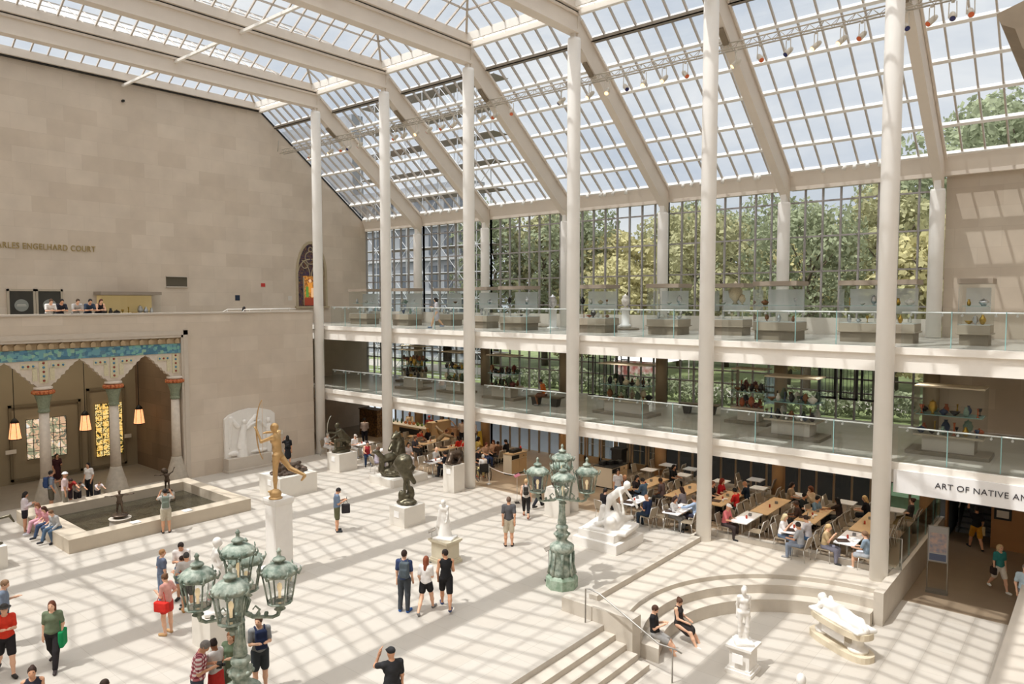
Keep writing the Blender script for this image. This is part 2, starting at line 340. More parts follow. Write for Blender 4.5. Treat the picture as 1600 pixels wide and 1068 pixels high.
# ================================================================= glass railings of the galleries
NTH=['first','second','third','fourth','fifth','sixth','seventh','eighth','ninth','tenth','eleventh','twelfth']
alu=pm('brushed_metal','D8D8D6',.35,.6)
def railing(x0,x1,y,z,label,grp,disc=False):
    t=tag(empty('glass_railing',((x0+x1)/2,y,z+.02)),label,'railing',grp); L=x1-x0; n=max(1,round(L/1.45))
    for i in range(n):
        a=-L/2+L*i/n+.012; b=-L/2+L*(i+1)/n-.012
        MB().box(a,b,-.008,.008,0,1.12).build('glass_panel',gl_rail,t)
        MB().box(b-.002,b+.024,-.01,.01,0,1.12).build('panel_joint',pm('glass_edge','8FB7B4',.2),t)
        for xx in (a+.25,b-.25): MB().tube([(xx,.0,1.0),(xx,.1,1.0)],.035,10).tube([(xx,.08,1.0),(xx,.08,1.07)],.012,6).build('bracket',alu,t)
    MB().tube([(-L/2,.09,1.08),(L/2,.09,1.08)],.026,10).build('handrail',pm('handrail_metal','F0EEEA',.35,.2),t)
for z,fl in ((F2,'middle'),(F3,'upper')):
    for k in range(6):
        x0=k*S+.3; x1=(k+1)*S-.3 if k<5 else k*S+5.8
        railing(x0,x1,.62,z,'glass railing with slim white handrail along the %s gallery, %s bay from the left'%(fl,NTH[k]),'glass railings of the %s gallery'%fl)
railing(29.97+.0,30.2,0,0,'x','x') if False else None
# glass screen on the side wall of the cafe
t=tag(empty('glass_screen',(30.09,1.0,.2)),'low glass screen standing on the stone wall beside the café','glass screen')
for i in range(5): MB().box(-.008,.008,.05+i*1.42,1.44+i*1.42,0,1.0).build('glass_panel',gl_rail,t); MB().box(-.012,.012,1.44+i*1.42,1.46+i*1.42,0,1.0).build('panel_joint',MATS['glass_edge'],t)
t=tag(empty('glass_gate_panel',(29.5,.78,.2)),'small clear panel with steel frame beside the last column at the wall corner','glass panel')
MB().box(.3,.7,-.01,.01,0,1.0).build('pane',gl_rail,t); MB().tube([(.3,0,0),(.3,0,1.02),(.7,0,1.02),(.7,0,0)],.015,6).build('frame',alu,t)
# ================================================================= lighting truss and its spotlights
TY,TZ=1.3,18.1
t=tag(empty('lighting_truss',(12,TY,TZ)),'long pale lattice truss carrying spotlights under the sloping glass roof','truss')
t.location=(0,TY,TZ); m=MB()
for dy,dz in ((-.14,0),(.14,0),(0,.26)): m.tube([(-5.5,dy,dz),(35,dy,dz)],.026,6)
m.build('chord',pm('truss_metal','BDB4A6',.5,.2),t)
m=MB(); x=-5.5; i=0
while x<35:
    m.tube([(x,-.14,0),(x+.25,0,.26)],.012,5,cap=False); m.tube([(x+.25,0,.26),(x+.5,.14,0)],.012,5,cap=False); m.tube([(x,.14,0),(x+.25,0,.26)],.012,5,cap=False); m.tube([(x+.25,0,.26),(x+.5,-.14,0)],.012,5,cap=False); m.tube([(x,-.14,0),(x+.5,.14,0)],.01,5,cap=False); x+=.5
m.build('lacing',MATS['truss_metal'],t)
m=MB()
for k in range(-1,6):
    m.tube([(k*S,0,.2),(k*S,.1,.9)],.03,6)
m.build('hanger',MATS['truss_metal'],t)
lampc=pm('spot_body','D6CFC2',.5,.1)
def spot(lens,es):
    r=empty('spotlight',(0,0,0)); lens_m=pm('spot_lens_'+lens,lens,.2,emit=lens if es else None,estr=es)
    MB().tube([(-.1,0,-.08),(-.11,0,-.55),(.11,0,-.55),(.1,0,-.08)],.016,6).build('yoke',lampc,r)
    MB().tube([(0,0,-.02),(0,0,-.1)],.05,8).build('clamp',lampc,r)
    m=MB(); m.tube([(0,.17,-.36),(0,.1,-.42),(0,-.13,-.62)],[.06,.09,.095],12); m.build('housing',lampc,r)
    MB().tube([(0,-.125,-.616),(0,-.14,-.63)],.08,12).build('lens',lens_m,r); reg(r); return r
SP=[spot('FFC48A',3.),spot('B5552F',.3),spot('2C2F66',0)]
pxs=[(485,240,1),(516,236,0),(534,234,1),(562,228,1),(545,231,2),(617,218,1),(631,215,1),(651,207,0),(670,205,1),(691,204,1),(709,197,1),(753,186,0),(773,184,1),(799,179,1),(877,150,2),(922,151,0),(949,145,0),(978,141,2),(1006,131,0),(1038,124,0),(1071,117,1),(1150,101,0),(1188,93,1),(1232,82,2),(1275,73,0),(1316,64,0),(1347,58,1),(1415,47,2),(1456,38,1),(1489,27,2),(1517,22,1)]
first=[True]*3
for i,(px,py,c) in enumerate(pxs):
    q=hit(px,py-17,'y',TY)
    o=SP[c] if first[c] else copy_tree(SP[c]); first[c]=False
    o.location=(q[0],TY,TZ-.02); o.rotation_euler=(0,0,R(random.uniform(-60,60)))
    side='glowing amber' if c==0 else 'dull red' if c==1 else 'dark blue'
    tag(o,'pale theatre spotlight with %s lens, %dth from the left along the lattice truss'%(side,i+1) if i>2 else 'pale theatre spotlight with %s lens, %s from the left along the lattice truss'%(side,NTH[i]),'spotlight','spotlights on the lattice truss')
c=MB().tube([(0,0,0),(0,0,-.16)],.075,10)
e0=None; BC={}
for i,px in enumerate([573,578,591,616,665,672,689,702,714,784,818,831,918,939,945,958,978,1067,1081,1095,1130,1155,1180,1187,1287,1320,1335,1355,1375]):
    q=hit(px,330-(px-573)*.085,'y',7.7)
    if e0 is None:
        e0=empty('small_spotlight',(0,0,0)); MB().tube([(0,0,0),(0,0,-.12)],.012,6).build('stem',white,e0); MB().tube([(0,.02,-.1),(0,-.06,-.3)],[.06,.085],12).build('can',pm('small_spot','F5F2EC',.4),e0); reg(e0); o=e0
    else: o=copy_tree(e0)
    bay_=int((q[0]+S)//S); nb=BC.get(bay_,0); BC[bay_]=nb+1; o.location=(q[0],7.7,14.64); o.rotation_euler=(0,0,R(random.uniform(-50,50)))
    tag(o,'small white spotlight under the eave, %s in the %s window bay from the left wall'%(NTH[nb],NTH[bay_]),'spotlight','small spotlights along the eave')
# cable channels up on the slope
for k in range(-1,7):
    m=MB(); m.box(k*S+.2,(k+1)*S-.2,.95,1.2,19.62,19.66); m.box(k*S+.2,(k+1)*S-.2,.95,.98,19.62,19.78); m.box(k*S+.2,(k+1)*S-.2,1.17,1.2,19.62,19.78)
    struct(m.build('trim_%d'%(50+k+1),pm('channel_metal','8E8579',.6,.2)))
# winch boxes on girders
for k in range(0,6):
    m=MB().bar((0,.75,19.4-.775*.75-.06),(0,1.3,19.4-.775*1.3-.06),.2,.1); tag(m.build('winch_box',pm('winch','8A7C68',.6),loc=(k*S,0,0)),'small flat metal grille box under the %s sloping girder from the left'%NTH[k],'winch','winches under the sloping girders')
# ================================================================= loggia
marb=pm('loggia_marble','D9CCBC',.6,var=.1,vscale=6); gcap=pm('capital_green','8C947C',.6,var=.25,vscale=14)
redf=pm('flower_red','A03A22',.5,col2='D08A50',vscale=18); gold=pm('mosaic_pale','D9CFAE',.5,var=.15,vscale=20)
def mosaic(name):
    m=D.materials.new(name); m.use_nodes=True; nt=m.node_tree; b=nt.nodes['Principled BSDF']; g=nt.nodes.new('ShaderNodeNewGeometry'); v=nt.nodes.new('ShaderNodeTexVoronoi'); v.inputs['Scale'].default_value=7; v.distance='CHEBYCHEV'
    r=nt.nodes.new('ShaderNodeValToRGB'); s=nt.nodes.new('ShaderNodeSeparateColor'); e=r.color_ramp.elements; e[0].color=(*lin('47748A'),1); e[1].color=(*lin('C9C9A0'),1); e[1].position=1
    for p,c in ((.25,'6C9CA6'),(.45,'79ADA0'),(.6,'54839C'),(.75,'8FB39B'),(.88,'5B7F8E')): x=e.new(p); x.color=(*lin(c),1)
    r.color_ramp.interpolation='CONSTANT'; nt.links.new(g.outputs['Position'],v.inputs['Vector']); nt.links.new(v.outputs['Color'],s.inputs[0]); nt.links.new(s.outputs[0],r.inputs[0]); nt.links.new(r.outputs[0],b.inputs['Base Color']); b.inputs['Roughness'].default_value=.3
    MATS[name]=m; return m
tilem=mosaic('blue_glass_mosaic')
lg=tag(empty('mosaic_entablature',(-.3,-15,5.2)),'carved stone beam with blue glass mosaic band across the top of the loggia opening','entablature')
def lgb(name,m,mat):
    o=m.build(name,mat,lg); o.matrix_parent_inverse=Matrix.Translation((.3,15,-5.2)); return o
lgb('tile_band',MB().box(-.4,-.06,-33.9,-7.96,6.32,6.78),tilem)
m=MB(); m.box(-.42,-.1,-33.9,-7.96,6.78,7.08); y=-8.1
while y>-20: m.prism([(y,6.8),(y-.2,6.8),(y-.2,6.98),(y-.1,7.06),(y,6.98)],-.1,.0,map=lambda a,b,c:(c,a,b)); y-=.42
lgb('cornice',m,pm('cornice_tan','B39B79',.7,var=.1))
cyl=[-8.28,-11.12,-13.96,-16.8]
half=[(.26,5.2),(.38,5.33),(.46,5.33),(.52,5.47),(.62,5.5),(.68,5.64),(.8,5.68),(.86,5.82),(.97,5.87),(1.03,6.0),(1.15,6.06),(1.22,6.17),(1.34,6.22),(1.42,6.3)]
for i,y in enumerate(cyl):
    rr=[(y+a,b) for a,b in half]+[(y+1.42,6.33)]; ll=[(y-a,b) for a,b in half]+[(y-1.42,6.33)]
    poly=(ll[::-1]+rr) if i else (ll[::-1]+[(y+.3,5.2),(y+.3,6.33)])
    lgb('arch_spandrel',MB().prism(poly,-.36,-.1,map=lambda a,b,c:(c,a,b)),marb)
    m=MB(); m.box(-.1,-.05,y-.16,y+.16,5.35,6.28,0); m.box(-.1,-.07,y-.85,y-.3,5.98,6.2,0); m.box(-.1,-.07,y-.42,y-.24,5.45,6.0,0)
    if i: m.box(-.1,-.07,y+.3,y+.85,5.98,6.2,0); m.box(-.1,-.07,y+.24,y+.42,5.45,6.0,0)
    for q in range(5): m.ball((-.05,y,5.45+.19*q),.055,8,1 if q%2 else 2)
    for q in range(3):
        m.ball((-.07,y-.38-.19*q,6.09),.05,8,2 if q%2 else 1)
        if i: m.ball((-.07,y+.38+.19*q,6.09),.05,8,2 if q%2 else 1)
    lgb('tile_inlay',m,[gold,pm('inlay_blue','4A7F9C',.4),pm('inlay_red','8C3A2A',.4)])
    c=tag(empty('loggia_column',(-.22,y,0)),['half hidden marble column at the right end of the loggia','flared marble column with red flower capital, second from the right in the loggia','flared marble column with red flower capital behind the crowd at the pool end','marble loggia column just out at the left edge'][i],'column','marble columns of the loggia')
    MB().lathe([(.52,.0),(.53,.1),(.47,.3),(.42,.55),(.3,.95),(.25,1.15),(.24,1.2)],n=24).build('base',pm('column_base','BDB2A2',.7,var=.15,vscale=6),c)
    MB().lathe([(.23,1.2),(.21,2.6),(.19,4.05)],n=24).build('shaft',marb,c)
    MB().lathe([(.19,4.05),(.23,4.08),(.23,4.16),(.2,4.2),(.21,4.24),(.24,4.5),(.33,4.8),(.36,4.85)],n=24).build('capital',gcap,c)
    m=MB()
    for q in range(14): a=2*PI*q/14; m.ball((.36*math.cos(a),.36*math.sin(a),4.95),.1,8,0)
    m.lathe([(.3,4.84),(.38,4.9),(.38,5.02),(.3,5.05)],n=20); m.build('flower_ring',redf,c)
    MB().lathe([(.3,5.05),(.37,5.08),(.36,5.17),(.22,5.195)],n=16).build('abacus',marb,c)
# room behind the loggia
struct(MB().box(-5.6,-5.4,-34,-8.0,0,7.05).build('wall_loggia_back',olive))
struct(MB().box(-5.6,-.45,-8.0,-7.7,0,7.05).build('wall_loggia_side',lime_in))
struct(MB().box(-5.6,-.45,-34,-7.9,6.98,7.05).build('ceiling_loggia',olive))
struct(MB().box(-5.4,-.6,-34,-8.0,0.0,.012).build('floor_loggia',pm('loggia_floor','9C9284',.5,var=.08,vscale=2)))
m=MB()
for a,b,z0,z1 in ((-13.9,-10.75,.15,3.85),(-10.45,-8.6,.15,4.35)):
    for (p,q,r,s_) in ((a,a+.12,z0,z1),(b-.12,b,z0,z1),(a,b,z1-.12,z1),(a,b,z0,z0+.12)): m.box(-5.4,-5.3,p,q,r,s_)
struct(m.build('trim_5',pm('loggia_moulding','7A6F5A',.8)))
def stained(name,cols,scale,estr,dist=.5):
    m=D.materials.new(name); m.use_nodes=True; nt=m.node_tree; b=nt.nodes['Principled BSDF']; g=nt.nodes.new('ShaderNodeNewGeometry'); n=nt.nodes.new('ShaderNodeTexNoise'); n.inputs['Scale'].default_value=scale; n.inputs['Detail'].default_value=3; n.inputs['Distortion'].default_value=dist
    r=nt.nodes.new('ShaderNodeValToRGB'); e=r.color_ramp.elements; k=len(cols); e[0].position=.3; e[0].color=(*lin(cols[0]),1); e[1].position=.72; e[1].color=(*lin(cols[-1]),1)
    for i,c in enumerate(cols[1:-1]): x=e.new(.3+.42*(i+1)/(k-1)); x.color=(*lin(c),1)
    r.color_ramp.interpolation='CONSTANT'
    nt.links.new(g.outputs['Position'],n.inputs['Vector']); nt.links.new(n.outputs['Fac'],r.inputs[0]); nt.links.new(r.outputs[0],b.inputs['Base Color']); nt.links.new(r.outputs[0],b.inputs['Emission Color']); b.inputs['Emission Strength'].default_value=estr; b.inputs['Roughness'].default_value=.3
    MATS[name]=m; return m
lead=pm('lead_bars','3A362C',.6)
for y0,y1,z0,z1,lab,cols,nx,nzz,st_ in ((-13.2,-11.45,1.12,3.08,'wide backlit stained glass landscape in the dim loggia wall',['6C6B5C','C9A98C','8E9076','E5C8AC','D8DCD8','B9B7A5'],6,5,.85),(-10.09,-8.75,.72,3.5,'tall amber stained glass with dark vine leaves in the loggia wall',['3B3A20','E0B45C','F0CF86','4A4A22','EFD9A0','2F3316'],4,9,1.0)):
    w_=tag(empty('stained_glass_panel',(-5.36,(y0+y1)/2,z0)),lab,'stained glass'); h=z1-z0; hw=(y1-y0)/2
    MB().box(0,.03,-hw,hw,0,h).build('coloured_glass',stained('stained_%d'%nx,cols,2.3 if nx==6 else 5.5,st_),w_)
    m=MB()
    for i in range(nx+1): yy=-hw+2*hw*i/nx; m.box(.03,.05,yy-.012,yy+.012,0,h)
    for i in range(nzz+1): zz=h*i/nzz; m.box(.03,.05,-hw,hw,zz-.012,zz+.012)
    m.build('leading',lead,w_)
for y,lab in ((-14.33,'at the left edge of the loggia'),(-11.41,'hanging in the middle arch'),(-8.9,'hanging in the right arch')):
    l=tag(empty('pendant_lantern',(-2.9,y,6.97)),'glowing amber glass pendant lantern '+lab,'pendant lamp','pendant lanterns of the loggia')
    MB().tube([(0,0,0),(0,0,-3.5)],.018,6).build('cord',dark,l); MB().lathe([(.19,-3.62),(.13,-3.5),(.04,-3.4)],n=6).build('cap',dark,l)
    MB().lathe([(.25,-4.36),(.26,-4.32),(.17,-3.62)],n=6,sm=False).build('shade',pm('lantern_shade','F0B080',.4,emit='F2A56E',estr=1.4,col2='F5D9B8',vscale=9),l)
    m=MB()
    for i in range(6):
        a=PI/3*i; m.tube([(.255*math.cos(a),.255*math.sin(a),-4.34),(.175*math.cos(a),.175*math.sin(a),-3.62)],.01,5)
    m.lathe([(.265,-4.38),(.265,-4.34)],n=6); m.build('shade_ribs',dark,l)
lp=D.lights.new('loggia_glow','AREA'); lp.shape='RECTANGLE'; lp.size=1; lp.size_y=10; lp.energy=130; lp.color=(1,.85,.65)
o=D.objects.new('loggia_glow',lp); COL.objects.link(o); o.location=(-3,-13,6.9)
# wall labels etc
def plate(name,px,py,ax,v,w_,h,mat,lab,cat='sign',d=.02):
    q=hit(px,py,ax,v); m=MB()
    if ax=='x': m.box(0,d,-w_/2,w_/2,-h/2,h/2)
    else: m.box(-w_/2,w_/2,-d,0,-h/2,h/2)
    return tag(m.build(name,mat,loc=q),lab,cat)
wl_=pm('label_white','E5E0D6',.6)
plate('wall_label',799/4*1.0-0,680.5,'x',-5.3,.35,.2,wl_,'small white label on the loggia wall right of the amber window')
plate('wall_label',17,706,'x',-5.3,.45,.2,wl_,'small white label on the loggia wall left of the landscape window')
plate('wall_label',437.5,675,'x',0.0,.32,.2,wl_,'small white label on the pale wall right of the marble relief')
plate('fire_alarm',411,445,'x',XW,.28,.22,pm('alarm_red','C03A35',.5),'small red alarm light high on the left wall','alarm')
plate('exit_plate',371,465,'x',XW,.3,.32,pm('plate_navy','1E2D44',.5),'small navy square sign on the upper left wall')
plate('door_panel',453,465.5,'x',XW,.3,.28,pm('panel_grey','CFC8BE',.5),'small pale panel beside the pointed window','panel')
plate('wall_camera',191,158,'x',XW,.1,.1,dark,'tiny dark camera high on the left wall','camera',.2)
# niche in the wall
m=MB(); m.box(0,.05,-.65,.65,-.33,.33); q=hit(276,440,'x',XW)
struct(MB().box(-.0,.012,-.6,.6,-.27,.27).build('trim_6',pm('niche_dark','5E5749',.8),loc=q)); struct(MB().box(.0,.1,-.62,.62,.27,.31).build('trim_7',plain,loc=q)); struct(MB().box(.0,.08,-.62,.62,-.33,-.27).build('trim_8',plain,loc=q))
# lettering
def text(s_,size,mat,name,loc,ex,ey,width=None,align='LEFT',ext=.01,parent=None):
    cu=D.curves.new('t','FONT'); cu.body=s_; cu.size=size; cu.extrude=ext; cu.space_character=1.08
    o=D.objects.new('t',cu); COL.objects.link(o); bpy.context.view_layer.update(); me=D.meshes.new_from_object(o.evaluated_get(bpy.context.evaluated_depsgraph_get())); D.objects.remove(o); D.curves.remove(cu)
    xs=[v.co.x for v in me.vertices]; wd=max(xs)-min(xs); k=(width/wd) if width else 1
    ex=Vector(ex);ey=Vector(ey);ez=ex.cross(ey)
    for v in me.vertices:
        x=(v.co.x-min(xs)-(wd if align=='RIGHT' else wd/2 if align=='CENTER' else 0))*k; p_=ex*x+ey*v.co.y+ez*v.co.z; v.co=p_
    me.materials.clear(); me.materials.append(mat); n=D.objects.new(name,me); COL.objects.link(n); n.location=tuple(float(c) for c in loc)
    if parent: n.parent=parent
    return n
tag(text('CHARLES ENGELHARD COURT',.42,pm('bronze_letters','A8935F',.5,.3),'wall_lettering',(XW+.02,-9.58,11.42),(0,1,0),(0,0,1),4.85,'RIGHT',.02),'thin gold capital letters set on the upper left stone wall','lettering')
t=tag(empty('banner_sign',(30.2,.27,2.9)),'long white overhead banner lettered ART OF NATIVE AMERICA above the corridor','sign')
MB().box(-.2,9,-.03,.03,-.05,.66).build('board',pm('banner_white','E9E7E6',.6),t)
text('ART OF NATIVE AMERICA',.25,pm('letters_dark','3C3A40',.5),'lettering',(.95,-.04,.26),(1,0,0),(0,0,1),3.05,'LEFT',.005,parent=t)
# ================================================================= pointed gothic window
gw_=tag(empty('gothic_window',(XW,gy,g0)),'pointed stone tracery window with a colourful stained glass figure in the upper left wall','window')
def garch(w_,h0,h1,n=10):
    L=[(-w_,0),(-w_,h0)]+[(-w_+(1-math.cos(a))*w_,h0+math.sin(a)*(h1-h0)) for a in np.linspace(.15,PI/2,n)]
    return L+[(-a,b) for a,b in L[::-1]][1:]
def ring(m,outer_,inner_,x0,x1,mi=0):
    n=len(outer_)
    for i in range(n-1):
        a,b,c,d=outer_[i],outer_[i+1],inner_[i+1],inner_[i]; m.prism([a,b,c,d],x0,x1,mi,map=lambda p_,q_,r_:(r_,p_,q_))
st_m=pm('tracery_stone','B3A488',.7,var=.1,vscale=6)
m=MB(); ring(m,garch(1.2,2.1,4.3),garch(1.05,2.1,4.12),-.3,.06); m.box(-.3,.16,-1.3,1.3,-.12,.0); m.build('surround',st_m,gw_)
m=MB()
for s_ in (-1,1):
    pts=[(-.08,s_*.02,0)]; m.tube([(-.08,s_*.56,0),(-.08,s_*.56,1.9)],.045,6)
    m.tube([(-.08,s_*(1.02-.96*(1-math.cos(a))),2.0+1.1*math.sin(a)) for a in np.linspace(0,PI/2,8)],.045,6)
    m.tube([(-.08,s_*(.06+.96*(1-math.cos(a))),2.0+1.1*math.sin(a)) for a in np.linspace(0,1.2,7)],.035,6)
for c_,r_ in (((0,3.2),.42),((-.45,2.75),.25),((.45,2.75),.25),((0,3.75),.16)):
    m.tube([(-.08,c_[0]+r_*math.cos(a),c_[1]+r_*math.sin(a)) for a in np.linspace(0,2*PI,15)],.035,6)
m.build('tracery',st_m,gw_)
m=MB(); poly=garch(1.05,2.1,4.12); m.prism(poly,-.26,-.24,map=lambda p_,q_,r_:(r_,p_,q_)); m.build('dark_glass',stained('gothic_dark',['2A2426','3F3550','6A4A38','2B3340','A07840','3A2A22'],6.,.25),gw_)
m=MB(); m.box(-.24,-.22,-.5,.5,0.05,.55,2); m.box(-.24,-.215,-.5,.5,.55,2.0,3); m.box(-.24,-.2,-.14,.2,.9,1.55,0); m.box(-.24,-.2,-.3,-.1,.6,1.3,1); m.ball((-.2,.02,1.68),.12,8,4,(.3,1,1)); m.box(-.24,-.19,.1,.35,.6,1.2,4)
m.build('figure_panes',[pm('sg_orange','D08A3A',.4,emit='D08A3A',estr=.6),pm('sg_green','5D8A3C',.4,emit='5D8A3C',estr=.6),pm('sg_red','8A3A28',.4,emit='8A3A28',estr=.5),stained('sg_mix',['6B3A22','C98A3E','8A4A2A','E0A85A'],8,.45),pm('sg_skin','E0B48A',.4,emit='E0B48A',estr=.6)],gw_)
# display niches on the terrace level
for px,py,w_,h,lab in ((33,472,1.1,1.25,'dark glass doorway with a round grey sign, left edge of the terrace wall'),(77,472,1.1,1.25,'dark glass doorway with a round grey sign behind the leaning people')):
    q=hit(px,py,'x',XW); t=tag(empty('glass_door',(XW,q[1],F3)),lab,'door','glass doors of the terrace')
    MB().box(0,.04,-.5,.5,0,1.95).build('pane',pm('door_dark','3C3B36',.3),t); m=MB(); m.box(0,.09,-.6,-.5,0,2.05); m.box(0,.09,.5,.6,0,2.05); m.box(0,.09,-.6,.6,1.95,2.05); m.build('door_frame',pm('door_frame','B3A794',.6),t)
    m=MB(); m.tube([(.04,0,1.25),(.06,0,1.25)],.3,24); m.build('round_sign',pm('door_disc','8C8F88',.6),t)
    MB().box(.06,.065,-.18,.18,1.28,1.3).box(.06,.065,-.2,.2,1.22,1.24).build('sign_lines',wl_,t)
# ================================================================= outside
grass=pm('park_grass','7E8A5C',.9,var=.3,vscale=1.2); asph=pm('path_grey','A8A39B',.9,var=.1,vscale=1)
struct(MB().box(-60,80,12,140,2.6,3.0).build('ground_park',grass))
struct(MB().box(-60,80,17,21.5,3.0,3.02).build('ground_path',asph))
struct(MB().box(-60,80,8.6,12,-1.3,-1.1).build('ground_areaway',asph))
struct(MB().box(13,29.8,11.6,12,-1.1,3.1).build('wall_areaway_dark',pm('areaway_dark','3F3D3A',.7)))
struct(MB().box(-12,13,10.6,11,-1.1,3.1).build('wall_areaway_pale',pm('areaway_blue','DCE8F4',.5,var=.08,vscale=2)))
struct(MB().box(27.6,29.9,9.2,12,-1.1,.5).build('ground_bank',pm('bank_green','8FB08A',.9,var=.2,vscale=3)))
m=MB()
for z in (1.3,2.2): m.box(13,29.8,11.5,11.6,z,z+.07)
struct(m.build('trim_90',pm('areaway_rail','B9B3AA',.6)))
leafA=pm('leaf_olive','B8B68E',.8,var=.35,vscale=1.6,spec=.1); leafB=pm('leaf_green','A2AA8A',.8,var=.35,vscale=1.6,spec=.1); leafC=pm('leaf_light','CBC495',.8,var=.3,vscale=1.6,spec=.1)
bark=pm('bark','6A5F50',.9,var=.2)
for mm in (leafA,leafB,leafC):
    nt=mm.node_tree; b=nt.nodes['Principled BSDF']; t=nt.nodes.new('ShaderNodeBsdfTranslucent'); x=nt.nodes.new('ShaderNodeMixShader'); x.inputs[0].default_value=.35
    src=b.inputs['Base Color'].links[0].from_socket; nt.links.new(src,t.inputs[0]); nt.links.new(b.outputs[0],x.inputs[1]); nt.links.new(t.outputs[0],x.inputs[2]); nt.links.new(x.outputs[0],nt.nodes['Material Output'].inputs[0])
def leafmesh(name,blobs,n,size,mat,seed):
    g=np.random.default_rng(seed); bl=np.array(blobs); wgt=bl[:,3]**2; idx=g.choice(len(bl),n,p=wgt/wgt.sum()); b=bl[idx]
    d=g.normal(size=(n,3)); d/=np.linalg.norm(d,axis=1)[:,None]; rad=b[:,3]*(.55+.45*g.random(n)**.5)
    c=b[:,:3]+d*rad[:,None]*np.array([1,1,.85]); a=g.normal(size=(n,3))*.6+d; a/=np.linalg.norm(a,axis=1)[:,None]
    u=np.cross(a,g.normal(size=(n,3))); u/=np.linalg.norm(u,axis=1)[:,None]; v=np.cross(a,u); s_=(size*(.6+.8*g.random(n)))[:,None]
    V=np.stack([c-u*s_,c-v*s_*.6+u*s_*.1,c+u*s_,c+v*s_*.6],1).reshape(-1,3)
    me=D.meshes.new(name); me.vertices.add(len(V)); me.vertices.foreach_set('co',V.ravel()); me.loops.add(4*n); me.loops.foreach_set('vertex_index',np.arange(4*n)); me.polygons.add(n); me.polygons.foreach_set('loop_start',np.arange(n)*4); me.polygons.foreach_set('loop_total',np.full(n,4)); me.materials.append(mat); me.update(calc_edges=True); return me
def treeproto(h,rad,mat,seed,n=5200,size=.2):
    g=random.Random(seed); t=empty('tree',(0,0,0)); bl=[]; m=MB(); m.tube([(0,0,0),(.1,.05,h*.3),(0,.1,h*.55),(.1,0,h*.8)],[.28,.22,.15,.05],8)
    for i in range(15):
        z=h*(.32+.6*i/14); rr=rad*(1-.75*abs((z/h)-.55)/.5)*g.uniform(.5,.85); a=i*2.4+g.uniform(-.5,.5); p_=(rr*math.cos(a),rr*math.sin(a),z+g.uniform(-.4,.4)); bl.append((*p_,g.uniform(.3,.5)*rad)); m.tube([(0,0,z*.7),(p_[0]*.6,p_[1]*.6,z*.92),p_],[.09,.06,.03],5)
    bl.append((0,0,h*.93,rad*.3)); m.build('trunk',bark,t); o=D.objects.new('crown',leafmesh('crown',bl,n,size,mat,seed)); COL.objects.link(o); o.parent=t; o['kind']='thing'; del o['kind']; reg(t); return t
TP=[treeproto(11.5,4.2,leafA,1),treeproto(13.5,4.6,leafB,2),treeproto(9.,3.6,leafC,3)]
used=[0]*3
words_=['bushy olive green tree','tall dark green tree','low yellowish tree']
spots=[(9,19,2,.9),(12.5,25,0,1.05),(-6,33,1,1.),(15.5,33,2,1.1),(18.5,24,2,.8),(21,20,1,.85),(24.5,26,0,1.1),(28,19,2,1.05),(31,25,1,1.0),(37,22,0,.8),(22.5,38,1,1.15),(12,42,1,1.1),(3,38,0,1.2),(30,38,1,1.5),(26,45,1,1.6),(17,48,0,1.),(36,31,2,1.2),(-2,52,1,1.2),(8,60,0,1.3),(20,64,1,1.25),(1,24,2,.7),(27,32,0,.95),(-3,66,0,1.4),(38,22,1,.9),(5.5,34,0,1.0),(9,36,1,1.0),(-8.7,25.5,1,1.05),(-4.2,27,0,1.15),(.3,25,1,1.0),(4.6,26,2,1.2)]
lead_=['just beyond the second window bay','beyond the third window bay','behind the scaffolding','far behind the fourth bay','in the middle of the glass wall','behind the fifth column','filling the fifth window bay','in front of the sixth bay','behind the right end of the glass wall','close to the right end','far away behind the fifth bay','far behind the third bay','behind the grey building','rising above the eave at right','highest of all above the roof edge','hazy in the middle distance','behind the stone end wall','beside the grey tower','farthest on the left','farthest in the middle','low beside the scaffold foot','between the two tallest','farthest beside the tower','outside the far right window','left of the olive tree, second window bay','behind the olive tree, third window bay','just right of the scaffolding','second from the scaffolding','third from the scaffolding','fourth from the scaffolding']
for i,(x,y,kk,s_) in enumerate(spots):
    o=TP[kk] if used[kk]==0 else copy_tree(TP[kk]); used[kk]=1; o.location=(x,y,3.0); o.scale=(s_,s_,s_); o.rotation_euler=(0,0,i*1.3)
    tag(o,'%s in the park %s'%(words_[kk],lead_[i]),'tree','park trees beyond the glass wall')
# hedge band along the path
g_=np.random.default_rng(5); bl=[(x,0,.7+.2*math.sin(x),.8) for x in np.arange(3,28.5,.7)]
o=D.objects.new('hedge',leafmesh('hedge',bl,6000,.13,leafB,9)); COL.objects.link(o); o.location=(0,14.,3.0); tag(o,'long leafy hedge along the park path outside','hedge')
# grey building and scaffolding at the left
bw=pm('tower_grey','8C8F94',.8,var=.15,vscale=.6); bd=pm('tower_window','4A5058',.3)
b_=tag(empty('grey_building',(-33,24,-1)),'tall grey building seen through the glass at the left','building')
m=MB().box(-30,22,0,2.5,0,21).box(-30,4,1,2.5,21,30); m.build('facade',bw,b_)
m=MB()
for i in range(25):
    for j in range(6): m.box(-29.2+i*2.1,-28.1+i*2.1,-.06,0,1.5+j*3.2,3.6+j*3.2)
m.build('window_grid',bd,b_)
m=MB()
for j in range(9): m.box(-30.2,24.2,-.35,0,.9+j*3.2,1.2+j*3.2) if j<7 else None
m.build('ledge',pm('tower_ledge','A5A6A8',.8),b_)
sc=tag(empty('scaffolding',(-6.3,14.5,-1)),'steel lattice scaffolding standing outside behind the left window bays','scaffolding')
m=MB(); dk=MB(); br=MB()
for x in np.arange(-8,7.2,1.9):
    for y in (0,1.6): m.tube([(x,y,0),(x,y,26)],.04,5,cap=False)
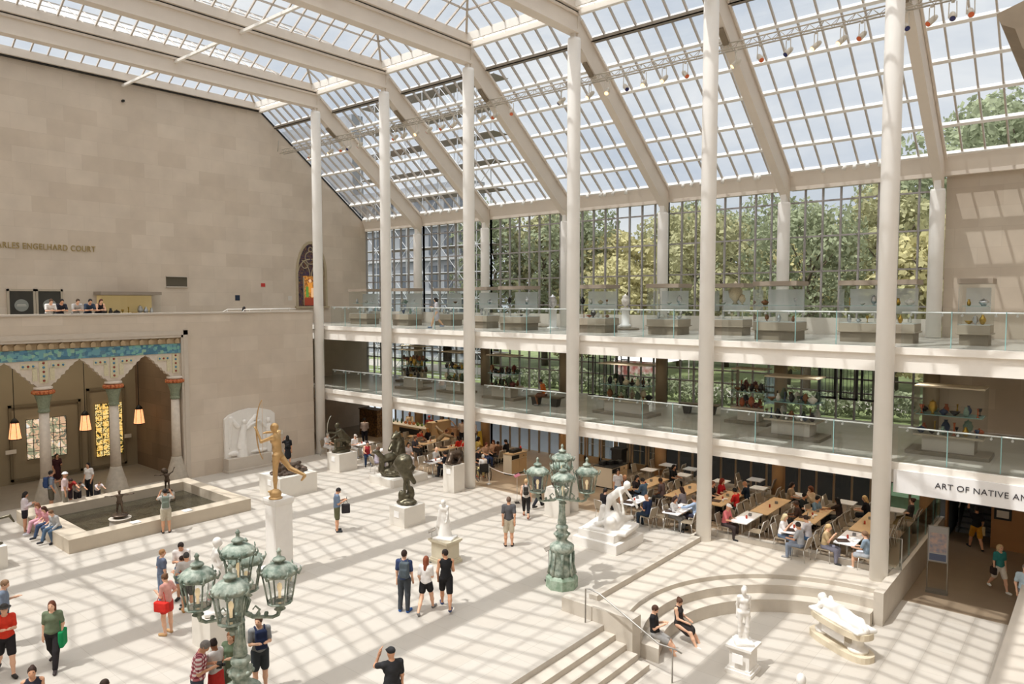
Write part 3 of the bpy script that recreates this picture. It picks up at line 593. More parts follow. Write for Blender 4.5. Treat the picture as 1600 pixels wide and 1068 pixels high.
for z in np.arange(2,26.1,2.):
    for y in (0,1.6): m.tube([(-8,y,z),(7,y,z)],.035,5,cap=False)
    dk.box(-8,7,0,1.6,z-.06,z-.02)
for i,x in enumerate(np.arange(-8,5.3,1.9)):
    for j,z in enumerate(np.arange(0,24.1,2.)):
        if (i+j)%2==0: br.tube([(x,0,z),(x+1.9,0,z+2)],.025,4,cap=False)
        else: br.tube([(x+1.9,0,z),(x,0,z+2)],.025,4,cap=False)
scm=pm('scaffold_tube','C4C6C8',.4,.5); m.build('upright',scm,sc); dk.build('deck',pm('scaffold_deck','8B8276',.8),sc); br.build('brace',scm,sc)
t=tag(empty('market_tent',(11.5,18.2,3.02)),'white canvas tent with red striped side outside the middle gallery windows','tent'); MB().lathe([(2.6,1.9),(1.4,2.7),(.1,3.4)],n=4,sq=1,sm=False).build('canopy',pm('tent_white','EDEBE8',.8),t)
MB().box(-1.8,1.8,-1.8,-1.75,.2,1.9).build('side_cloth',pm('tent_red','A85A55',.8,col2='D8C8C2',vscale=3),t)
m=MB(); [m.tube([(a,b,0),(a,b,2)],.04,6) for a in(-1.8,1.8) for b in(-1.8,1.8)]; m.build('pole',white,t)
# ================================================================= sculpting: smooth blends of tapered limbs turned into one surface
def nrm(v): v=np.asarray(v,float); return v/np.linalg.norm(v)
def _sdf(pr,P):
    t=pr[0]
    if t=='c':
        a,b,ra,rb=np.asarray(pr[1],float),np.asarray(pr[2],float),pr[3],pr[4]; ab=b-a; L=max(ab@ab,1e-9); q=P-a; s=np.clip(q@ab/L,0,1)
        return np.linalg.norm(q-s[...,None]*ab,axis=-1)-(ra+(rb-ra)*s)
    if t=='e':
        q=P-np.asarray(pr[1],float); r=np.asarray(pr[2],float)
        if len(pr)>3 and pr[3] is not None: q=q@np.asarray(pr[3])
        k=np.linalg.norm(q/r,axis=-1); return (k-1)*r.min()*np.where(k>1,1.0,1.0)*.999+ (k-1)*0
    if t=='b':
        q=P-np.asarray(pr[1],float); h=np.asarray(pr[2],float); rd=pr[4] if len(pr)>4 else .01
        if len(pr)>3 and pr[3] is not None: q=q@np.asarray(pr[3])
        d=np.abs(q)-h+rd; return np.linalg.norm(np.maximum(d,0),axis=-1)+np.minimum(d.max(-1),0)-rd
def _ext(pr):
    t=pr[0]
    if t=='c': a,b=np.asarray(pr[1],float),np.asarray(pr[2],float); r=max(pr[3],pr[4]); return np.minimum(a,b)-r,np.maximum(a,b)+r
    c=np.asarray(pr[1],float); r=np.linalg.norm(pr[2]) if (len(pr)>3 and pr[3] is not None) else np.asarray(pr[2],float); return c-r,c+r
def sculpt(prims,h=.02,k=.03,sub=(),infl=0.,rough=0.,rs=9.,cut=None):
    lo=np.min([_ext(p)[0] for p in prims],0)-infl-2.5*h-.01; hi=np.max([_ext(p)[1] for p in prims],0)+infl+2.5*h+.01
    n=np.maximum(4,np.ceil((hi-lo)/h).astype(int)+1); F=np.full(n,1.0); ax=[lo[i]+h*np.arange(n[i]) for i in range(3)]
    def win(p,mg):
        a,b=_ext(p); i0=np.clip(((a-mg-lo)/h).astype(int),0,n-1); i1=np.clip(((b+mg-lo)/h).astype(int)+2,1,n); return i0,i1
    def pts(i0,i1): return np.stack(np.meshgrid(*[ax[i][i0[i]:i1[i]] for i in range(3)],indexing='ij'),-1)
    for p in prims:
        i0,i1=win(p,infl+k+2*h); sl=tuple(slice(i0[i],i1[i]) for i in range(3)); d=_sdf(p,pts(i0,i1))-infl; f=F[sl]
        t=np.clip(.5+.5*(f-d)/k,0,1); F[sl]=f*(1-t)+d*t-k*t*(1-t)
    for p in sub:
        i0,i1=win(p,2*h); sl=tuple(slice(i0[i],i1[i]) for i in range(3)); F[sl]=np.maximum(F[sl],-_sdf(p,pts(i0,i1)))
    if cut:
        for a,s_,v in cut: sh=[1,1,1]; sh[a]=-1; F=np.maximum(F,(s_*(ax[a]-v)).reshape(sh))
    if rough:
        X,Y,Z=[ax[i].reshape([-1 if j==i else 1 for j in range(3)]) for i in range(3)]
        F=F+rough*(np.sin(X*rs*1.7+3*np.sin(Z*rs*.7))*np.sin(Y*rs*1.3+2*np.sin(X*rs*.9))*np.sin(Z*rs+2*np.sin(Y*rs*.8)))
    F[0]=F[-1]=1; F[:,0]=F[:,-1]=1; F[:,:,0]=F[:,:,-1]=1
    S_=F<0; c=[S_[i:n[0]-1+i,j:n[1]-1+j,l:n[2]-1+l] for i in(0,1) for j in(0,1) for l in(0,1)]
    al=np.logical_and.reduce(c); an=np.logical_or.reduce(c); act=an&~al; I=np.argwhere(act)
    if len(I)==0: return [],[]
    ids=-np.ones(act.shape,int); ids[act]=np.arange(len(I)); acc=np.zeros((len(I),3)); cnt=np.zeros(len(I))
    offs=np.array([(i,j,l) for i in(0,1) for j in(0,1) for l in(0,1)]); vals=np.stack([F[I[:,0]+o[0],I[:,1]+o[1],I[:,2]+o[2]] for o in offs],1)
    for a in range(8):
        for b in range(a+1,8):
            if np.abs(offs[a]-offs[b]).sum()!=1: continue
            va,vb=vals[:,a],vals[:,b]; m=(va<0)!=(vb<0); t=np.where(m,va/np.where(m,va-vb,1),0)[:,None]
            acc+=np.where(m[:,None],offs[a]+(offs[b]-offs[a])*t,0); cnt+=m
    V=lo+h*(I+acc/cnt[:,None]); Q=[]
    for a in range(3):
        b,c_=(a+1)%3,(a+2)%3; s0=[slice(None)]*3; s1=[slice(None)]*3; s0[a]=slice(0,-1); s1[a]=slice(1,None)
        A=S_[tuple(s0)]; B=S_[tuple(s1)]
        for pos in (True,False):
            E=np.argwhere((A&~B) if pos else (~A&B)); E=E[(E[:,b]>0)&(E[:,c_]>0)&(E[:,b]<n[b]-1)&(E[:,c_]<n[c_]-1)]
            def cell(db,dc): q=E.copy(); q[:,b]-=db; q[:,c_]-=dc; return ids[q[:,0],q[:,1],q[:,2]]
            q=np.stack([cell(1,1),cell(0,1),cell(0,0),cell(1,0)],1)
            Q.append(q if pos else q[:,::-1])
    Q=np.concatenate(Q); Q=Q[(Q>=0).all(1)]
    return V,Q
def smesh(name,VQ,mats,extra=None):
    V,Q=VQ; m=MB(); m.v=[tuple(v) for v in V]; m.f=[tuple(int(i) for i in q) for q in Q]; m.m=[0]*len(m.f); m.sm=[True]*len(m.f)
    if extra: extra(m)
    return m.mesh(name,mats)
def sobj(name,VQ,mats,parent=None,extra=None,loc=None,rz=0):
    o=D.objects.new(name,smesh(name,VQ,mats,extra)); COL.objects.link(o)
    if parent is not None: o.parent=parent
    if loc is not None: o.location=tuple(float(v) for v in loc)
    if rz: o.rotation_euler=(0,0,rz)
    return o
ARM={'d':((.14,0,-1),(.05,.12,-1)),'b':((.2,-.1,-1),(-.05,.45,-.9)),'p':((.12,.12,-1),(-.4,.85,.3)),'h':((.35,.75,-.35),(-.4,.1,.95)),'t':((.15,.45,-.85),(-.25,1,.05)),
 'k':((.1,.5,-.85),(-.25,.4,.9)),'f':((.15,.35,-.9),(-.8,.55,0.1)),'x':((.5,-.25,-.9),(-.8,.35,-.4)),'r':((.1,.9,-.35),(0,1,-.1)),'s':((.12,-.35,-1),(0,.05,-1)),'w':((.1,.3,-1),(0,.6,-.8)),
 'l':((.12,.15,-1),(-.25,.85,-.35)),'u':((.35,.2,.9),(-.2,.2,1)),'o':((1,.1,-.1),(1,.2,.15)),'v':((.7,.3,.5),(.3,.3,.9)),'c':((.15,.1,-1),(-.85,.5,.1)),'B':((.25,.5,-.8),(.1,.6,-.8))}
LEG={'st':((0,2,2),(0,2,2)),'ct':((4,3,12),(-2,2,0)),'wk':((24,2,8),(-16,2,24)),'w2':((-16,2,26),(24,2,6)),'si':((84,6,84),(84,6,84)),'sc':((82,8,95),(88,4,70)),'sr':((66,5,38),(72,4,48)),'cr':((105,14,130),(95,14,128)),'kn':((95,6,95),(5,4,95)),'ls':((62,6,30),(70,5,42)),'run':((50,3,40),(-30,3,70))}
def skel(H,legs='st',arms='dd',lean=0.,head=(0,0),root=None,twist=0,fem=False,side=0.):
    """joints of a figure: x right, y ahead, z up; feet on z=0 unless root is given"""
    J={}; q=lambda *v: np.array(v,float)*H
    la=R(lean); up=np.array([math.sin(R(side)),math.sin(la),math.cos(la)]); up=nrm(up); fwd=nrm(np.array([0,math.cos(la),-math.sin(la)]))
    ct,st_=math.cos(R(twist)),math.sin(R(twist)); rt=nrm(np.array([ct,st_,0])); fwd=nrm(fwd*ct+np.array([-st_,0,0]))
    p=np.zeros(3); L=LEG[legs] if isinstance(legs,str) else legs
    for s,nm,(pi_,ab,kn) in ((-1,'L',L[0]),(1,'R',L[1])):
        hip=p+q(s*.052,0,-.012); a=R(pi_); d=nrm(np.array([s*math.sin(R(ab)),math.sin(a),-math.cos(a)])); knee=hip+d*.245*H
        a2=R(pi_-kn); d2=nrm(np.array([s*math.sin(R(ab))*.3,math.sin(a2),-math.cos(a2)])); ank=knee+d2*.24*H
        J[nm+'h'],J[nm+'k'],J[nm+'a']=hip,knee,ank; fd=nrm(np.array([s*.22,1.,0.])); J[nm+'t']=ank+fd*.095*H+q(0,0,-.02)
        if d2[2]>-.3: J[nm+'t']=ank+nrm(np.array([s*.1,.5,.6]))*.09*H if d2[2]>-.05 else ank+nrm(np.array([0,.9,.3]))*.09*H
        if pi_-kn<-40 and pi_<40: J[nm+'t']=ank+nrm(np.array([0,.5,-.8]))*.09*H
    J['p']=p; J['w']=p+up*.09*H; J['c']=p+up*.2*H; J['n']=p+up*.29*H; sw=(.088 if fem else .099)
    J['up']=up; J['fwd']=fwd; J['rt']=rt
    hy,hp=R(head[0]),R(head[1]); hf=nrm(np.array([math.sin(hy),math.cos(hy),0])*math.cos(hp)+np.array([0,0,-math.sin(hp)])); hr=nrm(np.cross(hf,[0,0,1])); hu=np.cross(hr,hf)
    nb=J['n']+up*.04*H; J['hc']=nb+(up*.35+hu*.65)*.062*H+hf*.012*H; J['hf'],J['hr'],J['hu']=hf,hr,hu
    for s,nm,k in ((-1,'L',arms[0]),(1,'R',arms[1])):
        sh=J['c']+up*.07*H+rt*s*sw*H; u,f=(ARM[k] if isinstance(k,str) else k)
        B=np.stack([rt*s,fwd,nrm(np.cross(rt,fwd))]); B[2]=up*1.0
        if abs(lean)>25: B=np.stack([rt*s,np.array([0,1.,0]),np.array([0,0,1.])])
        ud=nrm(np.array(u)@B); fdv=nrm(np.array(f)@B); el=sh+ud*.165*H; wr=el+fdv*.145*H; J[nm+'s'],J[nm+'e'],J[nm+'w']=sh,el,wr; J[nm+'f']=fdv; J[nm+'m']=wr+fdv*.045*H
    off=np.array(root,float) if root is not None else np.array([0,0,-min(J['La'][2],J['Ra'][2])+.042*H])
    for k_ in list(J):
        if k_ not in ('up','fwd','rt','hf','hr','hu','Lf','Rf'): J[k_]=J[k_]+off
    J['H']=H; return J
def frame(J): return np.stack([J['rt'],J['fwd'],J['up']],1)
def fig_prims(J,fem=False,fat=1.,hands=False):
    H=J['H']; f=fat; Bm=frame(J); hB=np.stack([J['hr'],J['hf'],J['hu']],1); P=[]
    P.append(('e',J['p'],np.array([.088*(1.06 if fem else 1)*f,.06*f,.06])*H,Bm)); P.append(('c',J['p']+J['up']*.02*H,J['c'],.06*H*f,.062*H*f))
    P.append(('c',J['w']-J['rt']*.025*H*f,J['w']+J['rt']*.025*H*f,.05*H*f,.05*H*f))
    P.append(('e',J['c']+J['up']*.02*H,np.array([.094*f,.056*f,.088])*H,Bm)); P.append(('c',J['Ls'],J['Rs'],.031*H,.031*H)); P.append(('c',J['n'],J['hc'],.031*H,.028*H))
    if fem:
        for s in(-1,1): P.append(('e',J['c']+J['rt']*s*.038*H+J['fwd']*.045*H+J['up']*.01*H,np.array([.03,.026,.03])*H,Bm))
    P.append(('e',J['hc']+J['hu']*.008*H,np.array([.043,.053,.055])*H,hB)); P.append(('e',J['hc']+J['hf']*.016*H-J['hu']*.027*H,np.array([.031,.034,.036])*H,hB)); P.append(('c',J['hc']+J['hf']*.046*H+J['hu']*.004*H,J['hc']+J['hf']*.056*H-J['hu']*.012*H,.005*H,.008*H))
    for n in 'LR':
        P.append(('c',J[n+'h'],J[n+'k'],.052*H*(f*.5+.5),.034*H)); P.append(('c',J[n+'k'],J[n+'k']*.6+J[n+'a']*.4,.033*H,.033*H)); P.append(('c',J[n+'k']*.55+J[n+'a']*.45,J[n+'a'],.031*H,.02*H)); P.append(('c',J[n+'a']-np.array([0,0,.018*H]),J[n+'t'],.022*H,.016*H))
        P.append(('c',J[n+'s'],J[n+'e'],.029*H,.022*H)); P.append(('c',J[n+'e'],J[n+'w'],.022*H,.015*H)); P.append(('c',J[n+'w'],J[n+'m'],.015*H,.019*H))
        if hands:
            fd=J[n+'f']; s=nrm(np.cross(fd,[.1,.2,1.])); bd=nrm(np.cross(s,fd)); g=J[n+'m']+fd*.012*H
            for q in range(4):
                b=g+s*(q-1.5)*.009*H; l=[.9,1.05,1.,.8][q]; m_=b+fd*.022*H*l-bd*.002*H; P.append(('c',b,m_,.006*H,.005*H)); P.append(('c',m_,m_+(fd*.7-bd*.7)*.018*H*l,.005*H,.0045*H))
    return P
def hands_extra(J,mi=0):
    def ex(m):
        H=J['H']
        for n,sg in(('L',-1),('R',1)):
            fd=J[n+'f']; s=nrm(np.cross(fd,[.15,.2,1.])); bd=nrm(np.cross(s,fd)); g=J[n+'m']+fd*.006*H
            for q in range(4):
                b=g+s*(q-1.5)*.0095*H; l=[.85,1.05,1.,.75][q]; p1=b+fd*.024*H*l-bd*.003*H; p2=p1+(fd*.75-bd*.55)*.018*H*l; m.tube([b,p1,p2],[.0055*H,.005*H,.0042*H],6,mi)
            b=J[n+'w']+fd*.02*H+s*sg*-.012*H; p1=b+(fd*.6-s*sg*.7)*.02*H; m.tube([b,p1,p1+(fd*.9-bd*.4)*.016*H],[.0065*H,.0055*H,.0045*H],6,mi)
        hf,hr,hu,hc=J['hf'],J['hr'],J['hu'],J['hc']
        for s in(-1,1):
            m.ball(hc+hf*.0475*H+hr*s*.0165*H+hu*.006*H,.0065*H,6,1); m.ball(hc+hr*s*.0425*H-hf*.004*H-hu*.002*H,.0105*H,6,mi,(.5,1,1.2))
        a=hc+hf*.0475*H-hu*.026*H; m.tube([a-hr*.011*H,a+hr*.011*H],.0035*H,5,2)
    return ex
eye_m=pm('eye_dark','2B211C',.4); lip_m=pm('lip','A8604F',.6)
def lerp(a,b,t): return a*(1-t)+b*t
NP=[0]
def person(pos,face,H,look,label,legs='st',arms='dd',lean=0.,head=(0,0),root=None,twist=0,group=None,det=1,side=0.,fat=1.,world=None):
    """look: sex, skin, hair colour, hair style, top colour, sleeve, bottom colour, bottom style, shoe colour"""
    sex,skin,hc,hs,top,sl,bot,bs,shoe=look.split(); fem=sex=='f'; NP[0]+=1
    a=R(face); aw=np.array([-.641,.767]); ri=np.array([.767,.641]); d=aw*math.cos(a)+ri*math.sin(a) if world is None else np.array(world,float); rz=math.atan2(-d[0],d[1])
    J=skel(H,legs,arms,lean,head,root,twist,fem,side); h=.017 if det>1 else .021 if det else .028
    t=tag(empty('person',pos,rz),label,'person',group)
    P=fig_prims(J,fem,fat); sk=pm('skin_'+skin,skin,.55,var=.06,vscale=20)
    me=smesh('body',sculpt(P,h,.022*H),[sk,eye_m,lip_m],hands_extra(J) if det else None); o=D.objects.new('body',me); COL.objects.link(o); o.parent=t
    up=J['up']; q=lambda v: np.array(v)*H; Bm=frame(J)
    # top
    tp=[('e',J['p']+up*.03*H,q([.09*fat,.064*fat,.05]),Bm),('c',J['p']+up*.03*H,J['c'],.064*H*fat,.066*H*fat),('c',J['w']-J['rt']*.028*H*fat,J['w']+J['rt']*.028*H*fat,.054*H*fat,.054*H*fat),P[3],('c',J['Ls'],J['Rs'],.032*H,.032*H)]
    if fem: tp+=P[6:8]
    fr={'n':0,'s':.75,'l':2.}[sl]
    for n in 'LR':
        if sl=='s': tp.append(('c',J[n+'s'],lerp(J[n+'s'],J[n+'e'],.72),.031*H,.03*H))
        if sl=='l': tp.append(('c',J[n+'s'],J[n+'e'],.031*H,.027*H)); tp.append(('c',J[n+'e'],lerp(J[n+'e'],J[n+'w'],.92),.027*H,.021*H))
    neck=[('c',J['n']+up*.012*H+J['fwd']*.01*H,J['n']+up*.1*H+J['fwd']*.02*H,.034*H,.05*H)]
    if sl=='n': neck+= [('c',J[n+'s']+up*.01*H,J[n+'s']+up*.0*H+J['rt']*(.05*H if n=='R' else -.05*H),.03*H,.06*H) for n in 'LR']
    dress=bs=='dress'
    lowcut=[]
    if dress: tp.append(('c',J['p'],lerp(J['p'],(J['Lk']+J['Rk'])/2,.8),.085*H,.1*H))
    cm=cloth(top) if top!='plaid' else PLAID
    sobj('dress' if dress else 'shirt',sculpt(tp,h,.02*H,neck,infl=.006*H),[cm],t)
    # bottom
    if not dress:
        bp=[('e',J['p'],q([.089*fat,.062*fat,.055]),Bm)]; fr={'shorts':.85,'short':.5,'long':2.,'skirt':.7,'cap':1.5}[bs]
        for n in 'LR':
            k_=min(fr,1.); bp.append(('c',J[n+'h'],lerp(J[n+'h'],J[n+'k'],k_),.057*H,(.057-.017*k_+(.006 if fr<1 else 0))*H))
            if fr>1: bp.append(('c',J[n+'k'],lerp(J[n+'k'],J[n+'a'],.94 if fr==2. else .55),.039*H,.03*H))
        if bs=='skirt': bp.append(('c',J['p'],lerp(J['p'],(J['Lk']+J['Rk'])/2,.72),.085*H,.105*H))
        sobj({'long':'trousers','skirt':'skirt','cap':'trousers'}.get(bs,'shorts'),sculpt(bp,h,.016*H,infl=.005*H),[cloth(bot)],t)
    for n in 'LR': sobj('shoe',sculpt([('c',J[n+'a']-np.array([0,0,.02*H]),J[n+'t'],.026*H,.021*H)],h*.9,.01,infl=.003*H),[pm('shoe_'+shoe,shoe,.6)],t)
    # hair
    hB=np.stack([J['hr'],J['hf'],J['hu']],1); hc_,hf,hu=J['hc'],J['hf'],J['hu']
    if hs!='bald':
        hp=[('e',hc_+hu*.012*H-hf*.004*H,q([.048,.057,.059]),hB)]; cutf=[('e',hc_+hf*.05*H-hu*.022*H,q([.04,.045,.055]),hB)]
        if hs in('long','mid'):
            l=.16 if hs=='long' else .085
            hp.append(('c',hc_-hf*.03*H,J['hc']-hf*.035*H-up*l*H-J['fwd']*.015*H,.036*H,.034*H))
            for s in(-1,1): hp.append(('c',hc_+J['hr']*s*.034*H-hf*.012*H,hc_+J['hr']*s*.036*H-hf*.015*H-up*l*.7*H,.02*H,.018*H))
        if hs=='bun': hp.append(('e',hc_-hf*.05*H+hu*.04*H,q([.026,.026,.026]),hB))
        if hs=='tail': hp.append(('c',hc_-hf*.055*H+hu*.02*H,hc_-hf*.07*H-up*.1*H,.018*H,.012*H))
        if hs=='curly': hp+=[('e',hc_-hf*.02*H,q([.066,.06,.065]),hB),('c',hc_-hf*.03*H,hc_-hf*.035*H-up*.07*H,.05*H,.05*H)]
        if hs in('cap','hat'):
            hp=[('e',hc_+hu*.03*H,q([.05,.058,.042]),hB),('e',hc_+hu*.022*H+hf*(.05 if hs=='cap' else 0)*H,q([.04,.05,.007] if hs=='cap' else [.085,.09,.008]),hB)]; cutf=[]
        sobj('cap' if hs=='cap' else 'hat' if hs=='hat' else 'hair',sculpt(hp,min(h,.019),.012*H,cutf),[pm('hair_'+hc,hc,.75,var=.25,vscale=30)],t)
    t['_J']=0; del t['_J']
    return t,J
def plaidmat():
    m=D.materials.new('plaid'); m.use_nodes=True; nt=m.node_tree; b=nt.nodes['Principled BSDF']; b.inputs['Roughness'].default_value=.85; tc_=nt.nodes.new('ShaderNodeTexCoord'); s=nt.nodes.new('ShaderNodeSeparateXYZ'); nt.links.new(tc_.outputs['Object'],s.inputs[0]); o=[]
    for i in (0,2):
        a=nt.nodes.new('ShaderNodeMath'); a.operation='MULTIPLY'; a.inputs[1].default_value=70; c=nt.nodes.new('ShaderNodeMath'); c.operation='SINE'; g=nt.nodes.new('ShaderNodeMath'); g.operation='GREATER_THAN'; g.inputs[1].default_value=0.
        nt.links.new(s.outputs[i],a.inputs[0]); nt.links.new(a.outputs[0],c.inputs[0]); nt.links.new(c.outputs[0],g.inputs[0]); o.append(g)
    ad=nt.nodes.new('ShaderNodeMath'); ad.operation='ADD'; nt.links.new(o[0].outputs[0],ad.inputs[0]); nt.links.new(o[1].outputs[0],ad.inputs[1]); dv=nt.nodes.new('ShaderNodeMath'); dv.operation='MULTIPLY'; dv.inputs[1].default_value=.5; nt.links.new(ad.outputs[0],dv.inputs[0])
    r=nt.nodes.new('ShaderNodeValToRGB'); e=r.color_ramp.elements; r.color_ramp.interpolation='CONSTANT'; e[0].color=(*lin('EDE3E2'),1); e[1].position=.75; e[1].color=(*lin('7A2C3A'),1); x=e.new(.3); x.color=(*lin('B86A72'),1)
    nt.links.new(dv.outputs[0],r.inputs[0]); nt.links.new(r.outputs[0],b.inputs['Base Color']); return m
PLAID=plaidmat()
def world_of(t,v):
    rz=t.rotation_euler[2]; x,y=v[0],v[1]; return (t.location[0]+x*math.cos(rz)-y*math.sin(rz),t.location[1]+x*math.sin(rz)+y*math.cos(rz),t.location[2]+v[2])
def backpack(t,J,hexc,label,front=False,off=0.,s=1.):
    H=J['H']; sg=1 if front else -1; c=J['c']+J['fwd']*sg*.105*H+J['up']*-.02*H+J['rt']*off*H; b=empty('backpack',t.location,t.rotation_euler[2]); tag(b,label,'backpack'); Bm=frame(J)
    m_=cloth(hexc); sobj('bag_body',sculpt([('b',c,np.array([.075,.045,.125])*H*s,Bm,.035),('b',c+J['fwd']*sg*.04*H*s-J['up']*.04*H,np.array([.055,.02,.06])*H*s,Bm,.02)],.02,.02),[m_],b)
    for si in(-1,1):
        sh=J['Ls' if si<0 else 'Rs']*.6+J['n']*.4+J['up']*.042*H
        MB().tube([c+J['rt']*si*.05*H+J['up']*.1*H-J['fwd']*sg*.02*H,sh,sh*.5+J['c']*.5-J['fwd']*sg*.075*H+J['rt']*si*.03*H,c+J['rt']*si*.06*H-J['up']*.08*H-J['fwd']*sg*.04*H],.011*H,6).build('strap',m_,b)
    return b
def handbag(t,J,n,hexc,label,name='handbag',w_=.3,hh=.26,dz=.3,d_=.12):
    H=J['H']; p=J[n+'m'] if dz<.5 else J[n+'s']; b=empty(name,t.location,t.rotation_euler[2]); tag(b,label,'bag'); s=1 if n=='R' else -1
    c=np.array([p[0]+s*.05,p[1],p[2]-dz]); m_=cloth(hexc); sobj('bag_body',sculpt([('b',c,np.array([d_/2,w_/2,hh/2]),None,.03)],.018,.01),[m_],b)
    MB().tube([(c[0],c[1]-w_*.35,c[2]+hh/2-.02),(p[0],p[1],p[2]+.02),(c[0],c[1]+w_*.35,c[2]+hh/2-.02)],.009,6).build('strap',m_,b)
    return b
# ================================================================= people on the court floor
W='E8B89A'; L_='D9A381'; B_='8A5A3C'; A_='E3B590'
p,J=person(G(632,955),15,1.80,'m %s 3B2A22 short 3E4A6B s 4A4F55 long 2E5FA8'%W,'man in navy tee and grey jeans, left one of the walking trio','ct','db',det=2)
backpack(p,J,'5A646B','grey backpack slung on the right shoulder of the man in the navy tee',off=.05)
p,J=person(G(666,955),12,1.68,'f %s 8A4A30 long EDE9E6 s 2B2A2B short 8A8A8A'%W,'woman with long auburn hair, white tee and black shorts, middle of the walking trio','w2','bp',det=2)
p,J=person(G(697,950),-5,1.80,'m %s 2E2420 short 2A2A2C n 2B2A2B shorts 3E4E78'%L_,'man in black tank top and black shorts, right of the walking trio','wk','bp',head=(-55,5),det=2)
q=world_of(p,J['Rm']); tag(MB().box(-.1,.1,-.01,.01,-.14,.1).build('folded_map',wl_,loc=q,rz=.3),'folded white floor map held by the man in the black tank top','map')
person(G(795,853),0,1.82,'m %s 6A5446 short 5B5A5C s CFC4AE shorts 3A3028'%L_,'man in charcoal tee and khaki shorts standing alone in the middle of the floor','st','ss',det=2)
p,J=person(G(527,830),70,1.74,'m %s 2C2624 short 7C8EA6 s 6A6B52 shorts 2E3238'%L_,'man in blue tee and olive shorts looking down at his phone','st','pp',head=(0,38),det=2)
handbag(p,J,'R','3A3638','black bag hanging from the wrist of the man reading his phone',dz=.32,w_=.32,hh=.36)
q=world_of(p,(J['Lm']+J['Rm'])/2+np.array([0,.05,.03])); tag(MB().box(-.04,.04,-.006,.006,-.07,.07).build('phone',dark,loc=q,rz=p.rotation_euler[2]),'dark phone held by the man in the blue tee','phone')
c=G(612,1018,1.66); person((c[0],c[1],0),-25,1.76,'m %s 2A2A2C cap 333335 s 3A3A3E long 2E2A28'%L_,'man in black cap and black tee cut by the bottom edge, hand at his face','st','hd',det=2,head=(-20,0),fat=1.08)
c=G(405,968,1.66); p,J=person((c[0],c[1],0),150,1.78,'m %s 5A4030 short 8C8E90 s 3E4246 shorts 3A3230'%W,'young man in grey tee hugging a navy backpack worn on his front','st','pp',det=2,head=(35,5))
backpack(p,J,'2A3350','navy backpack worn on the front of the young man in the grey tee',front=True,s=.95)
c=G(307,1008,1.7); p,J=person((c[0],c[1],0),75,1.84,'m %s 8A8480 short plaid s 4A4F5A long 3A3230'%L_,'grey haired man in a red and white plaid shirt looking down','st','pp',det=2,head=(0,45),fat=1.12,lean=8)
q=world_of(p,(J['Lm']+J['Rm'])/2+np.array([0,.06,-.02])); tag(MB().box(-.07,.07,-.05,.05,-.05,.05).tube([(0,.05,0),(0,.12,0)],.035,10).build('camera',dark,loc=q,rz=p.rotation_euler[2]),'black camera held by the man in the plaid shirt','camera')
c=G(329,1000,1.6); person((c[0]+.1,c[1]+.05,0),-70,1.66,'f %s 2A1C18 bun C9C2BE s C23A35 skirt 6A4A3A'%B_,'woman in pale tee and red skirt beside the plaid shirt','st','pp',det=2,head=(10,35))
c=G(361,990,1.58); person((c[0],c[1],0),185,1.66,'f %s 9A6A48 mid 6F7F66 s 6F7F66 skirt 5A4A3A'%W,'person in loose olive green top half hidden by the near lamp post','st','pd',det=2,head=(0,5),fat=1.1)
p,J=person(G(262,990),-75,1.66,'f %s 6A4A32 bun D8A096 s C6403A short C9A070'%W,'woman in dusty pink blouse with wedge sandals, seen from the side','ct','px',det=2,head=(0,20))
handbag(p,J,'L','D8372F','big red handbag on the arm of the woman in the pink blouse',dz=.52,w_=.4,hh=.28,d_=.14)
c=G(252,862,1.55); person((c[0],c[1],0),40,1.64,'f %s B08458 short 6A7488 s 7C8AA0 long 8A8A8A'%W,'person with tousled fair hair, slate tee and pale jeans behind the red handbag','st','bd',det=2,head=(20,5))
c=G(283,848,1.7); person((c[0],c[1],0),165,1.78,'m %s 2E2420 short EDE6E2 s 6E84A0 shorts 3A3A3A'%L_,'bearded man in white shirt and denim shorts, back of the close group','st','pp',det=2,head=(0,35))
c=G(289,868,1.5); person((c[0]+.05,c[1]-.05,0),-110,1.56,'m %s 3A261E short 8A5A4E s 5A5A5A long 3A3A3A'%L_,'dark haired youth in a brown shirt in the middle of the close group','st','pp',det=2,head=(0,30))
p,J=person(G(294,955),-25,1.74,'m %s 4A4644 short C4BFBA s 4E4C48 shorts B0874E'%L_,'man in light grey tee and dark shorts, nearest of the close group','st','xp',det=2,head=(-10,30))
p,J=person(G(85,1042),165,1.72,'f %s 6E3E28 long 6E7A62 s 2F2C2E long 3A3030'%W,'woman with long brown hair, patterned green top and black trousers walking towards the camera','wk','bd',det=2,fat=1.15)
handbag(p,J,'L','1F8A55','bright green tote bag at the side of the woman with long brown hair',dz=.62,w_=.34,hh=.4)
c=G(6,944,1.68); p,J=person((c[0],c[1],0),140,1.76,'f %s 3A3632 hat D9412F s 2F2C2E shorts 2E2A28'%W,'person in bright orange-red polo shirt and black shorts at the left edge','wk','pp',det=2,fat=1.1)
c=G(4,908,1.7); person((c[0],c[1],0),60,1.76,'m %s 9A7A5E short 7A8698 s 4A4A50 long 3A3A3A'%W,'man in slate blue shirt behind the red polo at the left edge','st','pd',det=2,head=(10,20))
c=G(50,1044,1.6); person((c[0],c[1],0),150,1.66,'f %s 3A2418 bun 3A3A44 n 2F2C2E long 3A3030'%L_,'person with brown hair up, cut off at the waist near the bottom left corner','st','dd',det=2)
c=G(162,1064,1.6); person((c[0],c[1],0),20,1.64,'m %s 3A2A20 short 8A8478 s 4A4A50 long 3A3A3A'%L_,'top of a brown haired head peeping over the bottom edge','st','dd',det=2)
